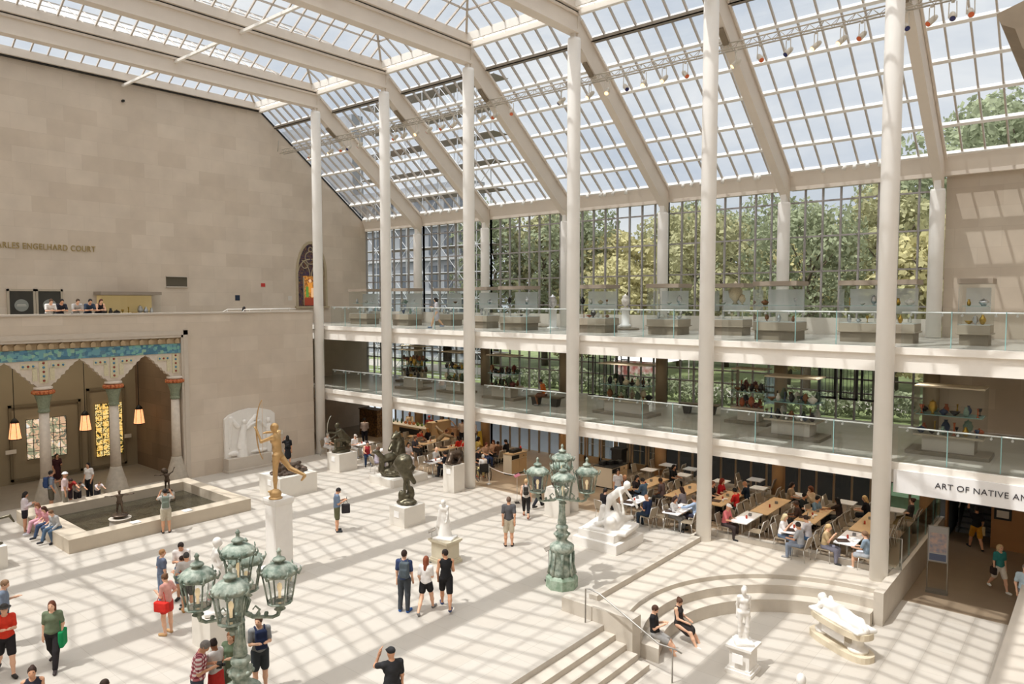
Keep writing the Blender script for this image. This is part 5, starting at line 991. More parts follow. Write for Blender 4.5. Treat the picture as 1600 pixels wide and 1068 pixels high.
def lamp(x,y,rot,label):
    t=tag(empty('lamp_post',(x,y,0),rot),label,'lamp post')
    MB().lathe([(.5,0),(.5,.3),(.46,.36),(.42,.4)],n=8,sm=False).build('base',pm('patina_pale','A9B8A6',.7,col2='7F957F',vscale=6),t)
    m=MB(); m.lathe([(.4,.38),(.38,.5),(.33,.75),(.31,1.0),(.34,1.12),(.38,1.18),(.38,1.3),(.3,1.36),(.2,1.42),(.15,1.5),(.21,1.58),(.23,1.68),(.15,1.78),(.19,1.84),(.19,1.9),(.12,1.96)],n=20)
    for i in range(8): a=PI/4*i; m.tube([(.42*math.cos(a),.42*math.sin(a),.42),(.36*math.cos(a),.36*math.sin(a),.72),(.35*math.cos(a),.35*math.sin(a),1.12)],[.05,.035,.05],6); m.ball((.22*math.cos(a),.22*math.sin(a),1.66),.05,6)
    m.build('pedestal_drum',patina,t)
    m=MB(); m.lathe([(.11,1.95),(.14,2.0),(.13,2.12),(.085,2.3),(.075,2.75),(.12,2.8),(.1,2.86),(.13,2.92),(.09,3.0),(.08,3.25),(.12,3.32),(.05,3.36)],n=12)
    for i in range(8): a=PI/4*i; m.tube([(.12*math.cos(a),.12*math.sin(a),2.02),(.085*math.cos(a),.085*math.sin(a),2.32),(.08*math.cos(a),.08*math.sin(a),2.74)],.016,5)
    m.build('shaft',patina,t)
    for i in range(4):
        a=PI/2*i; c,s_=math.cos(a),math.sin(a); f=lambda r_,z: (r_*c,r_*s_,z)
        m=MB(); m.tube([f(.05,2.85),f(.25,2.72),f(.45,2.7),f(.62,2.68),f(.72,2.72),f(.76,2.86)],[.06,.045,.035,.035,.04,.05],8); m.tube([f(.3,2.72),f(.38,2.85),f(.3,2.93),f(.25,2.86)],[.03,.025,.02,.015],6); m.tube([f(.12,2.85),f(.2,3.05),f(.12,3.15)],[.035,.03,.02],6)
        for r_ in(.2,.35,.5): m.ball(f(r_,2.76),.05,6)
        m.build('arm',patina,t); lantern(t,.76*c,.76*s_,2.8,a,.95)
    lantern(t,0,0,3.28,.3,.9)
    return t
lamp(22.25,-6.85,R(-52+0),'green patinated bronze lamp post with five lanterns near the big marble pair')
lamp(22.28,-17.6,R(-40),'green patinated bronze lamp post with five lanterns, largest, at the bottom left of centre')
# ================================================================= cafe: tables, chairs, guests
wood=pm('table_maple','D8B88E',.45,var=.06,vscale=3); tw=pm('table_white','F2F1F3',.4); mesh_m=pm('chair_mesh','A89A86',.55,.25); tube_m=pm('chair_tube','D5D2CC',.35,.7); counter=pm('counter_maple','CBAE86',.55,var=.06,vscale=2); counter_s=pm('counter_side','DCD2C0',.6); blk=pm('black_top','262626',.4)
def chair_proto():
    t=empty('cafe_chair',(0,0,0)); s=MB(); s.box(-.22,.22,-.2,.22,.43,.46)
    for i in range(7): s.bar((-.2+i*.066,-.19,.465),(-.2+i*.066,.21,.465),.02,.012)
    s.build('seat',mesh_m,t)
    b=MB(); b.bar((0,-.22,.5),(0,-.33,.86),.4,.02)
    for i in range(7): b.bar((-.18+i*.06,-.215,.5),(-.18+i*.06,-.32,.85),.018,.03)
    b.build('backrest',mesh_m,t)
    f=MB()
    for s_ in(-1,1): f.tube([(s_*.22,-.22,.46),(s_*.22,-.24,.52),(s_*.21,-.34,.88)],.013,6)
    f.tube([(-.21,-.34,.88),(.21,-.34,.88)],.013,6); f.tube([(-.22,.21,.44),(.22,.21,.44)],.011,6); f.build('back_frame',tube_m,t)
    for sx_,sy in((-1,-1),(1,-1),(-1,1),(1,1)): MB().tube([(sx_*.21,sy*.19,.44),(sx_*.24,sy*.24-.02,.0)],.012,6).build('leg',tube_m,t)
    reg(t); return t
CH0=chair_proto(); CH=[0]; SEATS=[]; CHS=[]
def chair(x,y,rz,label,z=0.):
    o=CH0 if CH[0]==0 else copy_tree(CH0); CH[0]+=1; o.location=(x,y,z); o.rotation_euler=(0,0,rz); tag(o,' '.join(label.split()[:16]),'chair','metal café chairs'); CHS.append((x,y)); return o
def table(x0,x1,y0,y1,label,mat,grp,posts,h=.74,name='table'):
    t=tag(empty(name,((x0+x1)/2,(y0+y1)/2,0)),label,'table',grp); a,b=(x1-x0)/2,(y1-y0)/2
    MB().box(-a,a,-b,b,h-.035,h).build('table_top',mat,t)
    for (u,v) in posts:
        MB().tube([(u*a,v*b,0.02),(u*a,v*b,h-.04)],.03,8).build('leg',dark if mat is wood else tube_m,t)
        if mat is tw: MB().box(u*a-.22,u*a+.22,v*b-.22,v*b+.22,0.0,.02).build('foot',tube_m,t)
        else: MB().box(u*a-.26,u*a+.26,v*b-.04,v*b+.04,0.0,.02).build('foot',dark,t)
    return t
def small(name,px,py,z,m,mat,label,cat,grp=None):
    c=G(px,py,z); return tag(m.build(name,mat,loc=(c[0],c[1],z)),label,cat,grp)
# guests first: head pixel -> place, facing a world direction
guests=[]
def guest(px,py,lk,lab,wd,arms='tt',legs='si',head=(0,15),lean=8,H=1.7,z=1.2):
    c=G(px,py,z); wd=nrm(np.array([wd[0],wd[1]])); sx_,sy_=c[0]-wd[0]*.12,c[1]-wd[1]*.12
    for (gx,gy_) in guests:
        d=math.hypot(sx_-gx,sy_-gy_)
        if d<.55: sx_+= (sx_-gx)/max(d,.05)*(.55-d); sy_+=(sy_-gy_)/max(d,.05)*(.55-d)
    guests.append((sx_,sy_)); person((sx_,sy_,0),0,H,lk,lab,legs,arms,lean=lean,head=head,root=(0,0,.545),world=wd,det=0)
    return sx_,sy_,wd
GL=[ # px,py,look,label,dir,arms
(976,745,'m %s 8A8078 bald 5A5650 s 3A3A3A long 2A2A2A'%L_,'balding man in olive grey top at the near end of the left long table',(1,.1),'tt'),
(994,746,'f %s 1F1A1A mid 3A3438 s 3A3A3A long 2A2A2A'%L_,'dark haired woman in dark top facing the man in blue denim',(1,-.2),'tt'),
(1004,750,'m %s 1F1A1A short 5A7088 l 4A5A70 long 2A2A2A'%L_,'man in blue denim shirt seen from behind at the left long table',(-1,.1),'tt'),
(1032,750,'m %s 3A2A22 short 6A5A5A s 4A4A4A long 2A2A2A'%B_,'man in checked shirt leaning back at the left long table',(-1,0),'lt'),
(1010,776,'m %s A08A78 bald 2E3A58 s 2E3A48 long 2A2A2A'%L_,'bald man in navy shirt at the white table by the marble pair',(-1,.2),'pp'),
(1053,729,'f %s 1A1718 mid 26262A s 26262A long 2A2A2A'%L_,'woman in black eating alone at a small table by the glass wall',(1,-.1),'tt'),
(1065,764,'f %s 3A2620 mid 9A949C l 4A4A50 long 2A2A2A'%L_,'woman in lilac grey top with dark hair at the second long table',(-1,.1),'kt'),
(1055,779,'f %s 3A2620 mid F0EFEE l 8A8A8A long 2A2A2A'%L_,'woman in white top bowed over the second white table',(1,0),'tt'),
(1084,778,'m %s 5A4A3A short A9BCD8 l 3A3A48 long 2A2A2A'%L_,'man in pale blue shirt beside the fifth column at the white table',(-1,0),'rt'),
(946,766,'f %s 2A2422 tail 2E2A2C s 2E2A2C long 2A2A2A'%W,'person in black on a white chair behind the marble pair',(.2,1),'ll'),
(1114,755,'f %s 8A5A48 short 2E2C30 s 2E2C30 long 2A2A2A'%W,'person in black printed tee right beside the fifth column',(1,0),'tt'),
(1129,751,'f %s 8A3020 curly B82630 s 3A3A3A long 2A2A2A'%W,'woman with red curly hair and crimson top at the third long table',(1,0),'tt'),
(1148,766,'m %s 1A1718 short C8302E s 3A3A3A long 2A2A2A'%L_,'dark haired boy in bright red top at the third long table',(-1,.1),'tt'),
(1164,755,'m %s C9A080 bald 25303E s 9A8468 long 2A2A2A'%L_,'bald man in dark navy shirt holding a bottle at the third long table',(-1,0),'kt'),
(1138,791,'m %s EDE6E2 cap D8787C s 4A4040 long 2A2A2A'%L_,'man in pink polo and white cap at the third white table',(1,0),'tt'),
(1238,757,'f %s 2E1E1A mid B09A80 s 3A3A3A long 2A2A2A'%L_,'woman in tan top eating at a small table by the glass wall',(1,0),'tt'),
(1266,763,'f %s 6A3A20 curly E0C8A8 l 3A3A3A long 2A2A2A'%W,'woman with auburn curls and a cream top near the glass wall',(-.6,-.8),'kt'),
(1257,774,'m %s 1A1718 short 2E3434 s 3A3A3A long 2A2A2A'%L_,'dark haired man in dark green tee at the fifth long table',(1,-.1),'tt'),
(1270,777,'m %s 1A1718 short 7A98B0 s 3A3A3A long 2A2A2A'%L_,'boy in blue tee next to the dark green tee',(1,-.2),'tt'),
(1244,786,'m %s 4A3A34 short 4A3A34 s 3A3A3A long 2A2A2A'%B_,'person in brown top bent low behind the empty chairs',(-1,-.3),'tt'),
(1308,781,'f %s 1A1718 long 3A2E2A s 3A3A3A long 2A2A2A'%B_,'woman with long black hair and brown top across from the blue tee',(-1,.1),'rt'),
(1351,778,'f %s D8B884 mid 26262C s 26262C long 2A2A2A'%W,'older blonde woman in black at a small table near the last column',(-1,0),'tt'),
(1227,807,'f %s E2CFA4 mid EDE9E8 s 6A7A90 long 2A2A2A'%W,'blonde woman in white top hunched over the fourth white table',(1,0),'kk'),
(1259,809,'m %s 3A2A22 short E9E6EC s 4A6A90 long 2A2A2A'%W,'person in white tee and jeans behind the grey tee',(-1,.1),'tt'),
(1247,820,'m %s 3A3230 short B9BCC2 s 8A94A4 long 8A8A8A'%L_,'man in light grey tee with his back to the court at the fourth white table',(-1,.1),'tt'),
(1295,823,'f %s D8B884 tail C9B088 s 8A8A9A long 2A2A2A'%W,'blonde girl in tan top resting her chin at the fifth white table',(1,0),'kk'),
(1351,834,'f %s 8A6A50 tail 9FB4C8 s C9CFD8 shorts EDEAE6'%W,'girl in pale blue top beside the last column',(-1,.1),'tt'),
(512,679,'f %s D8D0C8 short E9E6E6 s D8D4D0 long 8A8A8A'%W,'elderly woman in white beside the first column',(1,.2),'tt'),
(555,681,'m %s C9C0B8 cap EFEDEC s C9C4BC long 8A8A8A'%W,'man in white cap and white shirt behind the kneeling archer',(1,.1),'pp'),
(574,692,'f %s 3A2620 bun B03A40 n 2E3E58 long 2A2A2A'%W,'woman in red sleeveless top and jeans near the second column',(1,-.6),'tt'),
(591,701,'f %s 6A4A38 mid C9BEC8 s B0A8B8 long 8A8A8A'%W,'woman in pale floral dress with her back to the court near the second column',(.2,1),'tt'),
(638,694,'f %s 2A1E1C mid D9D2D4 s C9C4C4 long 8A8A8A'%L_,'woman in white print blouse right of the bronze bears',(1,-.3),'tt'),
(649,684,'m %s 6A4A38 short 4A4A54 s 3A3A3A long 2A2A2A'%L_,'man in dark grey tee behind the bronze bears',(1,.2),'tt'),
(657,673,'f %s 3A2620 bun C8503A s 3A3A3A long 2A2A2A'%L_,'woman in orange red top at the far left table',(1,.1),'tt'),
(668,671,'f %s C98A50 mid 2E2A30 s 2E2A30 long 2A2A2A'%W,'person with ginger hair and black top at the far left table',(-1,0),'tt'),
(682,701,'m %s B0A090 bald B8B4B0 s 5A5A5A long 2A2A2A'%W,'bald person in grey at the long white table',(1,.2),'tt'),
(695,708,'f %s 2A1E1C short 25262E s 2A2A30 long 2A2A2A'%L_,'person in dark navy just left of the crouching bronze cat',(-1,-.2),'tt'),
(707,678,'f %s 2A1E1C tail B8A890 s 5A5A5A long 2A2A2A'%L_,'woman in beige top left of the red tops',(-1,.2),'tt'),
(716,684,'f %s 3A2620 mid D23A2C s 3A3A3A long 2A2A2A'%L_,'woman in bright red top at the second wooden table from the left',(-1,0),'tt'),
(725,687,'m %s 2A1E1C short D83A2C s 3A3A3A long 2A2A2A'%L_,'person in red half hidden by the third column',(-1,-.2),'tt'),
(748,685,'f %s 1A1718 curly DCC470 s 3A3A3A long 2A2A2A'%B_,'person with black hair and yellow top right of the third column',(1,.3),'tt'),
(748,702,'m %s 9A948C short 3A3A44 s 3A3A3A long 2A2A2A'%W,'grey haired man in dark top right of the third column',(1,.2),'tt'),
(760,694,'m %s 7A3A24 short C9A890 s 3A4A70 long 2A2A2A'%W,'child with reddish hair at the wooden table right of the third column',(1,-.2),'tt'),
(771,690,'f %s 6A3020 long D8B8A0 s 3A3A3A long 2A2A2A'%W,'woman with long auburn hair at the wooden table left of the counter',(.3,-1),'kt'),
(778,692,'m %s 2A1E1C short 6A5040 s 3A3A3A long 2A2A2A'%L_,'broad man in brown tee seen from behind left of the counter',(-1,.2),'tt'),
(790,689,'f %s 1A1718 tail 2A2A2E s 2A2A2E long 2A2A2A'%W,'woman in black with dark ponytail nearest the counter',(-1,-.1),'tt'),
]
for g in GL:
    x,y,wd=guest(*g[:6]); 
    chair(x+wd[0]*.02,y+wd[1]*.02,math.atan2(-wd[0],wd[1]),'café chair of the '+' '.join(g[3].replace(',','').split()[:11]))
LT=[('first long maple table right of the lamp post',19.1,19.85,2.2,4.8),('second long maple table, left of the fifth column',20.95,21.7,2.2,4.8),('third long maple table, right of the fifth column',22.78,23.5,2.2,4.6),('empty long maple table in the middle of the café',24.6,25.32,2.2,4.85),('long maple table with family and food, fifth from the lamp',26.3,27.05,2.2,4.7),('empty long maple table left of the last column',28.17,28.88,2.2,5.1),
 ('long maple table behind the bronze bears',4.7,5.45,3.0,5.4),('long maple table left of the third column',6.7,7.4,2.5,5.2),('far long maple table near the waiters',2.8,3.4,4.2,5.8),('maple table with five guests left of the counter',8.65,9.45,3.3,5.0)]
SH=dict(zip([l[0] for l in LT],['maple table right of the lamp post','maple table left of fifth column','maple table right of fifth column','empty middle maple table','maple table with family','empty maple table by last column','maple table behind the bears','maple table left of third column','far maple table near the waiters','maple table left of the counter']))
def free(x,y,r_=.42): return all(math.hypot(x-a,y-b)>r_ for a,b in CHS)
for lab,x0,x1,y0,y1 in LT:
    table(x0,x1,y0,y1,lab,wood,'long maple café tables',((0,-.8),(0,.8)))
    n=int((y1-y0)/.6); short_=lab.split(',')[0]
    for s_,nm in((0,'near left side'),(1,'near right side')):
        for i in range(n):
            y=y0+.35+i*(y1-y0-.7)/max(1,n-1); x=(x0-.22) if s_==0 else (x1+.22)
            if free(x,y): chair(x,y,(-PI/2 if s_==0 else PI/2)+R(random.uniform(-8,8)),'café chair, %s from front, %s side, %s'%(NTH[i],'left' if s_==0 else 'right',SH[lab]))
WT=[('white café table next to the marble pair',20.15,20.75,-.3,1.2),('white café table left of the fifth column',22.05,22.72,-.35,1.25),('white café table with the man in the white cap',24.5,25.15,-.35,1.3),('white café table with the blonde woman in white',26.35,27.0,-.35,1.3),('white café table beside the last column',28.15,28.82,-.35,1.35),
 ('long white café table behind the crouching bronze cat',8.6,9.25,-.3,1.1),('white café table behind the kneeling archer',2.2,2.8,.2,1.4),('white café table by the second column',4.4,5.0,-.1,1.2)]
WT=[(l,a,b,c+.95 if a>23.5 else c+.35,d+.95 if a>23.5 else d+.35) for l,a,b,c,d in WT]
for lab,x0,x1,y0,y1 in WT:
    table(x0,x1,y0,y1,lab,tw,'white café tables',((0,-.5),(0,.5)))
    for s_ in(0,1):
        for i,y in enumerate((y0+.35,y1-.35)):
            x=(x0-.25) if s_==0 else (x1+.25)
            if free(x,y,.45): chair(x,y,(-PI/2 if s_==0 else PI/2)+R(random.uniform(-12,12)),'café chair, %s from front, %s of %s'%(NTH[i],'left' if s_==0 else 'right',lab))
ST=[(18.2,5.9,'small white table behind the cutlery counter'),(19.95,6.0,'small white table of the woman eating alone'),(18.4,7.4,'small white table by the glass wall left of the pillar'),(19.7,7.35,'small white table by the glass wall right of the pillar'),(21.8,6.0,'small white table hidden behind the fifth column'),(23.55,5.95,'small white table before the glass wall, fifth window bay'),(25.3,5.9,'small white table of the woman in tan'),(27.15,6.0,'small white table of the older blonde woman'),(28.9,6.1,'small white table beside the lounging woman'),(22.9,7.3,'small white table behind the woman with red curls')]
for x,y,lab in ST:
    table(x-.32,x+.32,y-.32,y+.32,lab,tw,'small square café tables',((0,0),))
    for s_ in(-1,1):
        if free(x+s_*.55,y,.45): chair(x+s_*.55,y,-s_*-PI/2 if s_>0 else -PI/2,'café chair %s of the %s'%('right' if s_>0 else 'left',lab))
# things on the tables
items=[]
ti=0
for lab,x0,x1,y0,y1 in LT+WT:
    nm=lab
    for j in range(2):
        x=(x0+x1)/2+random.uniform(-.08,.08); y=y0+(y1-y0)*(.4+.25*j)
        if j==0: tag(MB().lathe([(.035,0),(.035,.1),(.03,.12)],n=10).build('spice_jar',pm('jar_red','B0402A',.5),loc=(x,y,.742)),'small red jar on the '+SH.get(lab,lab),'jar','jars on the café tables')
        else: tag(MB().box(-.05,.05,-.04,.04,0,.1).build('napkin_holder',pm('napkin_steel','8A8A8A',.35,.6),loc=(x,y,.742)),'small steel napkin holder on the '+SH.get(lab,lab),'napkin holder','napkin holders')
cupm=pm('paper_cup','F2EFEA',.6); traym=pm('tray_dark','4A3A34',.5)
for k_,(lab,x0,x1,y0,y1) in enumerate([LT[0],LT[2],LT[4],WT[0],WT[1],WT[3],WT[4],LT[7],LT[6],LT[9],WT[5]]):
    y=y0+.35*(y1-y0); x=x0+.2
    tag(MB().box(-.2,.2,-.15,.15,0,.015).box(-.2,.2,-.15,-.14,0,.03).box(-.2,.2,.14,.15,0,.03).build('tray',traym,loc=(x+.02,y-.3,.742),rz=.1*k_),'dark tray on the '+SH.get(lab,lab),'tray','trays')
    tag(MB().lathe([(.028,0),(.038,.11)],n=10).build('paper_cup',cupm,loc=(x+.3,y-.22,.742)),'white paper cup on the '+SH.get(lab,lab),'cup','paper cups')
    tag(MB().lathe([(.05,0),(.11,.02),(.12,.03)],n=14).build('plate',cupm,loc=(x+.22,y+.18,.742)),'white plate on the '+SH.get(lab,lab),'plate','plates')
# counters
def counterbox(name,x0,x1,y0,y1,h,lab,doors=2,top=blk):
    t=tag(empty(name,((x0+x1)/2,(y0+y1)/2,0)),lab,'counter'); a,b=(x1-x0)/2,(y1-y0)/2
    MB().box(-a+.03,a-.03,-b+.03,b-.03,0,.06).build('plinth',dark,t); MB().box(-a,a,-b,b,.06,h).build('body',counter_s,t)
    MB().box(-a-.02,a+.02,-b-.02,b+.02,h,h+.03).build('worktop',top,t)
    for i in range(doors):
        u0=-b+.03+(2*b-.06)*i/doors; u1=-b+.03+(2*b-.06)*(i+1)/doors-.015; d_=MB().box(a,a+.02,u0,u1,.1,h-.28).build('door',counter,t)
    MB().box(a,a+.02,-b+.03,-.02,h-.24,h-.05).build('open_slot',dark,t); dr=MB().box(a,a+.02,.02,b-.03,h-.24,h-.04).build('drawer',counter,t); MB().ball((a+.035,b*.5,h-.14),.03,8).build('knob',dark,dr)
    return t
counterbox('condiment_counter',11.45,12.0,2.95,4.2,1.05,'freestanding maple condiment counter right of the third column',top=counter)
counterbox('cutlery_counter',16.35,17.35,3.9,5.3,1.0,'maple counter with black top and cutlery bins behind the lamp post')
for i in range(3): tag(MB().box(-.12,.12,-.18,.18,0,.16).build('cutlery_bin',blk,loc=(16.6+i*.25,4.3+.3*i,1.035)),'black cutlery bin on the counter behind the lamp post, %s from the court'%NTH[i],'bin','cutlery bins')
tag(MB().box(-.15,.15,-.35,.35,0,.14).build('condiment_box',blk,loc=(11.72,3.6,1.085)),'black condiment box on the maple counter','box'); tag(MB().lathe([(.05,0),(.05,.18),(.02,.26)],n=10).build('sauce_bottle',pm('bottle_red','C8362E',.4),loc=(11.7,4.05,1.085)),'red bottle on the maple condiment counter','bottle')
# serving counter at the left
t=tag(empty('serving_counter',(2.6,5.2,0)),'long maple serving counter behind the kneeling archer','counter')
MB().box(-2.6,1.2,-.4,.4,0,1.15).build('body',counter,t); MB().box(-2.65,1.25,-.45,.45,1.15,1.2).build('worktop',counter_s,t); MB().box(-1.2,.9,-.42,-.39,.7,1.05).build('open_slot',blk,t); MB().box(-1.0,-.6,-.42,-.395,.3,.45).build('vent',dark,t)
MB().box(1.2,1.7,-.4,1.2,0,1.6).build('end_cabinet',counter,t)
tag(MB().box(-.9,.9,-.35,.35,0,1.7).box(-.95,.95,-.4,.4,1.7,1.76).build('pastry_cabinet',pm('pastry_dark','3A2A20',.5,col2='8A6A44',vscale=9),loc=(-2.2,5.6,0)),'dark pastry cabinet with food behind the first column','cabinet')
foods=[('bottle','green juice bottle','6A8A58'),('fruit_basket','basket of oranges','C8783C'),('salad_bowl','bowl of green salad','7A8A48'),('bread_loaf','golden bread loaf','C89A5A')]
for i in range(14):
    n_,l_,c_=foods[(i//4)%4]; x=.4+i*.25
    m=MB().lathe([(.04,0),(.045,.16),(.02,.22),(.02,.26)],n=8) if n_=='bottle' else MB().lathe([(.06,0),(.11,.06),(.1,.09)],n=10).ball((0,0,.1),.08,8)
    tag(m.build(n_,pm('food_'+c_,c_,.5,var=.3,vscale=20),loc=(x,5.2+.1*(i%3),1.205 if x<3.85 else 1.605)),'%s on the serving counter, %s item from the left'%(l_,(NTH+['thirteenth','fourteenth'])[i]),n_.replace('_',' '),'food on the serving counter')
tag(MB().box(-.3,.3,-.25,.25,0,1.25).box(-.34,.34,-.3,.3,1.2,1.32).build('waste_bin',blk,loc=(15.9,6.9,0)),'tall black waste bin with grey lid before the glass doors','bin')
# piano-like dark machine and yellow sign
tag(MB().box(-.45,.45,-.35,.35,0,1.15).tube([(-.3,0,1.15),(-.32,0,1.45),(.1,0,1.5),(.45,0,1.2)],.04,6).build('coffee_station',pm('station_tan','C69A74',.5),loc=(4.3,6.4,0)),'tan station with a black hose beside the waiters','station')
tag(MB().prism([(-.18,0),(.18,0),(.05,1.05),(-.05,1.05)],-.12,.12,map=lambda a,b,c:(a,c,b)).build('wet_floor_sign',pm('sign_yellow','D8B23A',.5),loc=(6.2,6.9,0)),'yellow caution sign by the glass wall behind the waiters','sign')
# standing staff and visitors in the cafe
person(G(965,790),170,1.62,'f %s 2A1A18 long EDEBEE s 7A98B8 short 8A8A8A'%L_,'standing woman with long dark hair, white tee and denim shorts by the long table','st','bd',det=1)
person((5.3,6.35,0),5,1.76,'m %s 1A1718 short B8A494 l 2A2A2E long 2A2A2A'%B_,'waiter with suspenders seen from behind by the glass wall','st','pb',det=1)
person((5.95,6.6,0),20,1.74,'m %s 2A1A18 short C0B0A8 l 2A2A2E long 2A2A2A'%L_,'second waiter with pale shirt right of the first by the glass wall','st','pb',det=1)
person(G(570,697),0,1.76,'m %s 1A1718 short A89A94 l 23242C long 2A2A2A'%B_,'waiter with crossed suspenders standing at the serving counter','st','pp',det=1)
person((.9,6.1,0),180,1.78,'m %s 2A1A18 bald E6D2B0 l 3A3A3A long 2A2A2A'%B_,'cook in cream shirt behind the serving counter','st','tt',det=1)
person((2.6,6.2,0),185,1.72,'m %s A03028 cap 8A3A34 l 3A3A3A long 2A2A2A'%B_,'server with red cap behind the serving counter','st','tt',det=1)
person((3.4,6.6,0),200,1.7,'m %s 1A1718 short 6A5A54 l 3A3A3A long 2A2A2A'%B_,'server with dark shirt at the right end of the serving counter','st','bb',det=1)
person((4.1,5.0,0),60,1.72,'m %s 1A1718 short E9DCC8 l 2A2A2E long 2A2A2A'%B_,'waiter in white shirt bending beside the second column','st','rr',lean=25,det=1)
person((5.75,3.9,0),75,1.72,'m %s 5A2A20 short A89478 l 8A7A64 long 2A2A2A'%L_,'man in tan jacket leaning across the long table behind the bears','st','rr',lean=50,det=1)
# lounging woman behind the glass screen at the right
x,y=29.35,6.2; person((x,y,0),0,1.68,'f %s 4A2A22 bun 4A4442 s A8946E long 3A3030'%W,'woman with hair up lounging with her legs out behind the glass screen','sr','ll',lean=-12,root=(0,0,.52),world=(-1,-.1)); chair(x,y,PI/2,'metal café chair of the lounging woman behind the glass screen')
# wheelchair
wc=G(755,750); t=tag(empty('wheelchair',(wc[0],wc[1],0),R(60)),'wheelchair with big black wheels right of the third column','wheelchair')
for s_ in(-1,1):
    m=MB(); m.tube([(s_*.3,.32*math.cos(a)-.05,.32+.32*math.sin(a)) for a in np.linspace(0,2*PI,21)],.018,6,cap=False)
    for i in range(8): a=PI/4*i; m.tube([(s_*.3,-.05,.32),(s_*.3,.31*math.cos(a)-.05,.32+.31*math.sin(a))],.004,4)
    m.build('wheel',blk,t); MB().tube([(s_*.24,.42+.07*math.cos(a),.08+.07*math.sin(a)) for a in np.linspace(0,2*PI,11)],.014,5,cap=False).build('caster',blk,t)
    MB().tube([(s_*.26,-.28,.9),(s_*.26,-.22,.48),(s_*.26,.3,.48),(s_*.24,.45,.12)],.014,6).build('side_frame',dark,t)
MB().box(-.24,.24,-.2,.25,.45,.49).build('seat',blk,t); MB().box(-.24,.24,-.26,-.22,.5,.88).build('backrest',blk,t)
person((wc[0],wc[1],0),0,1.58,'f %s EFEDEA short EFEDEC s D8C890 long C8503A'%W,'white haired person in white top sitting in the wheelchair','si','ll',root=(0,0,.57),world=(-math.sin(R(60)),math.cos(R(60))),det=1)
person((10.3,1.9,0),60,1.66,'f %s 6A4A38 mid 5E9A9A s 4A4A50 long 3A3A3A'%W,'person in teal top behind the wheelchair','si','ll',root=(0,0,.5)); chair(10.3,1.9,math.atan2(-(-.641*.5+.767*.866),(.767*.5+.641*.866)),'metal café chair behind the wheelchair')
# glass doors in the glass wall, with maple rails
for k_ in range(6):
    x=12.6+k_*.95; t=tag(empty('glass_door',(x,8.1,0)),'tall glass door with tan metal frame in the café glass wall, %s from the left'%NTH[k_],'door','glass doors of the café')
    m=MB(); m.box(-.44,-.36,-.04,.04,0,2.6); m.box(.36,.44,-.04,.04,0,2.6); m.box(-.44,.44,-.04,.04,0,.35); m.box(-.44,.44,-.04,.04,2.5,2.6); m.build('door_frame',pm('door_tan','B39B7C',.5,.2),t); MB().box(-.36,.36,-.01,.01,.35,2.5).build('pane',gl_win,t); MB().tube([(-.3,-.08,1.05),(.3,-.08,1.05)],.015,6).build('push_bar',alu,t)
# corridor walls
wood_w=pm('corridor_wood','B98A5C',.6,var=.1,vscale=2); 
q=hit(1437,800,'y',8.6); q2=hit(1480,800,'y',8.6); q3=hit(1549,800,'y',8.6)
struct(MB().box(30.2,q2[0],8.6,9.0,-.8,3.15).build('wall_corridor_left',wood_w)); struct(MB().box(q3[0],44,8.6,9.0,-.8,3.15).build('wall_corridor_right',wood_w))
struct(MB().box(30.2,44,.6,9,3.1,3.15).build('ceiling_corridor',ceilm)); struct(MB().box(q2[0]-.6,q3[0]+1.5,16,16.3,-.8,6).build('wall_corridor_end',pm('corridor_blue','7E8C98',.6)))
struct(MB().box(q2[0]-.3,q2[0],9,16,-.8,6).build('wall_corridor_side_left',MATS['corridor_blue'])); struct(MB().box(q3[0]+1.2,q3[0]+1.5,9,16,-.8,6).build('wall_corridor_side_right',MATS['corridor_blue'])); struct(MB().box(q2[0]-.3,q3[0]+1.5,9,16.3,3.15,3.3).build('ceiling_corridor_end',ceilm))
st2=MB()
for i in range(12): st2.box(q2[0]+.1,q3[0]+1.,10+i*.32,16,-.8,-.8+.165*(i+1))
struct(st2.build('steps_corridor',pm('steps_grey','8A9098',.6)))
t=tag(empty('stair_balustrade',(q2[0]+.25,9.6,-.8)),'dark stair balustrade rising beyond the corridor opening','balustrade')
MB().add([(0,0,.1),(0,5,2.6),(0,5,3.6),(0,0,1.1),(.04,0,.1),(.04,5,2.6),(.04,5,3.6),(.04,0,1.1)],[(0,1,2,3),(7,6,5,4),(0,4,5,1),(3,2,6,7),(0,3,7,4),(1,5,6,2)]).build('panel',pm('balustrade_dark','3A3E42',.4),t); MB().tube([(.02,0,1.15),(.02,5,3.65)],.03,6).build('handrail',alu,t)
t=tag(empty('framed_picture',hit(1567,803,'y',8.58)),'small dark framed picture on the wooden corridor wall','picture'); MB().box(-.28,.28,-.03,0,-.22,.22).build('frame',blk,t); MB().box(-.2,.2,-.04,-.03,-.14,.14).build('print',wl_,t)
# stair handrail at the sunken court
t=tag(empty('stair_handrail',(24.3,-8.5,0)),'steel handrail beside the steps down to the curved bench','handrail')
MB().tube([(-.05,0,.0),(-.05,0,.95),(.1,0,.98),(.4,0,.93),(2.2,0,.1),(2.7,0,.1),(2.85,0,.05)],.022,8).build('rail',pm('rail_steel','A8A49E',.4,.5),t); MB().tube([(2.6,0,-.8),(2.6,0,.1)],.02,8).build('post',MATS['rail_steel'],t)
t=tag(empty('rope_barrier',(wc[0]+1.9,wc[1]-.35,0)),'low white rope strung between two thin posts by the third column','barrier')
for x_ in(-1.2,1.2): MB().lathe([(.13,0),(.12,.03),(.015,.05),(.015,.92),(.03,.95)],c=(x_,0,0),n=12).build('post',alu,t)
MB().tube([(-1.2+2.4*i/10,0,.86-.18*(1-((i-5)/5)**2)) for i in range(11)],.014,6).build('rope',white,t)
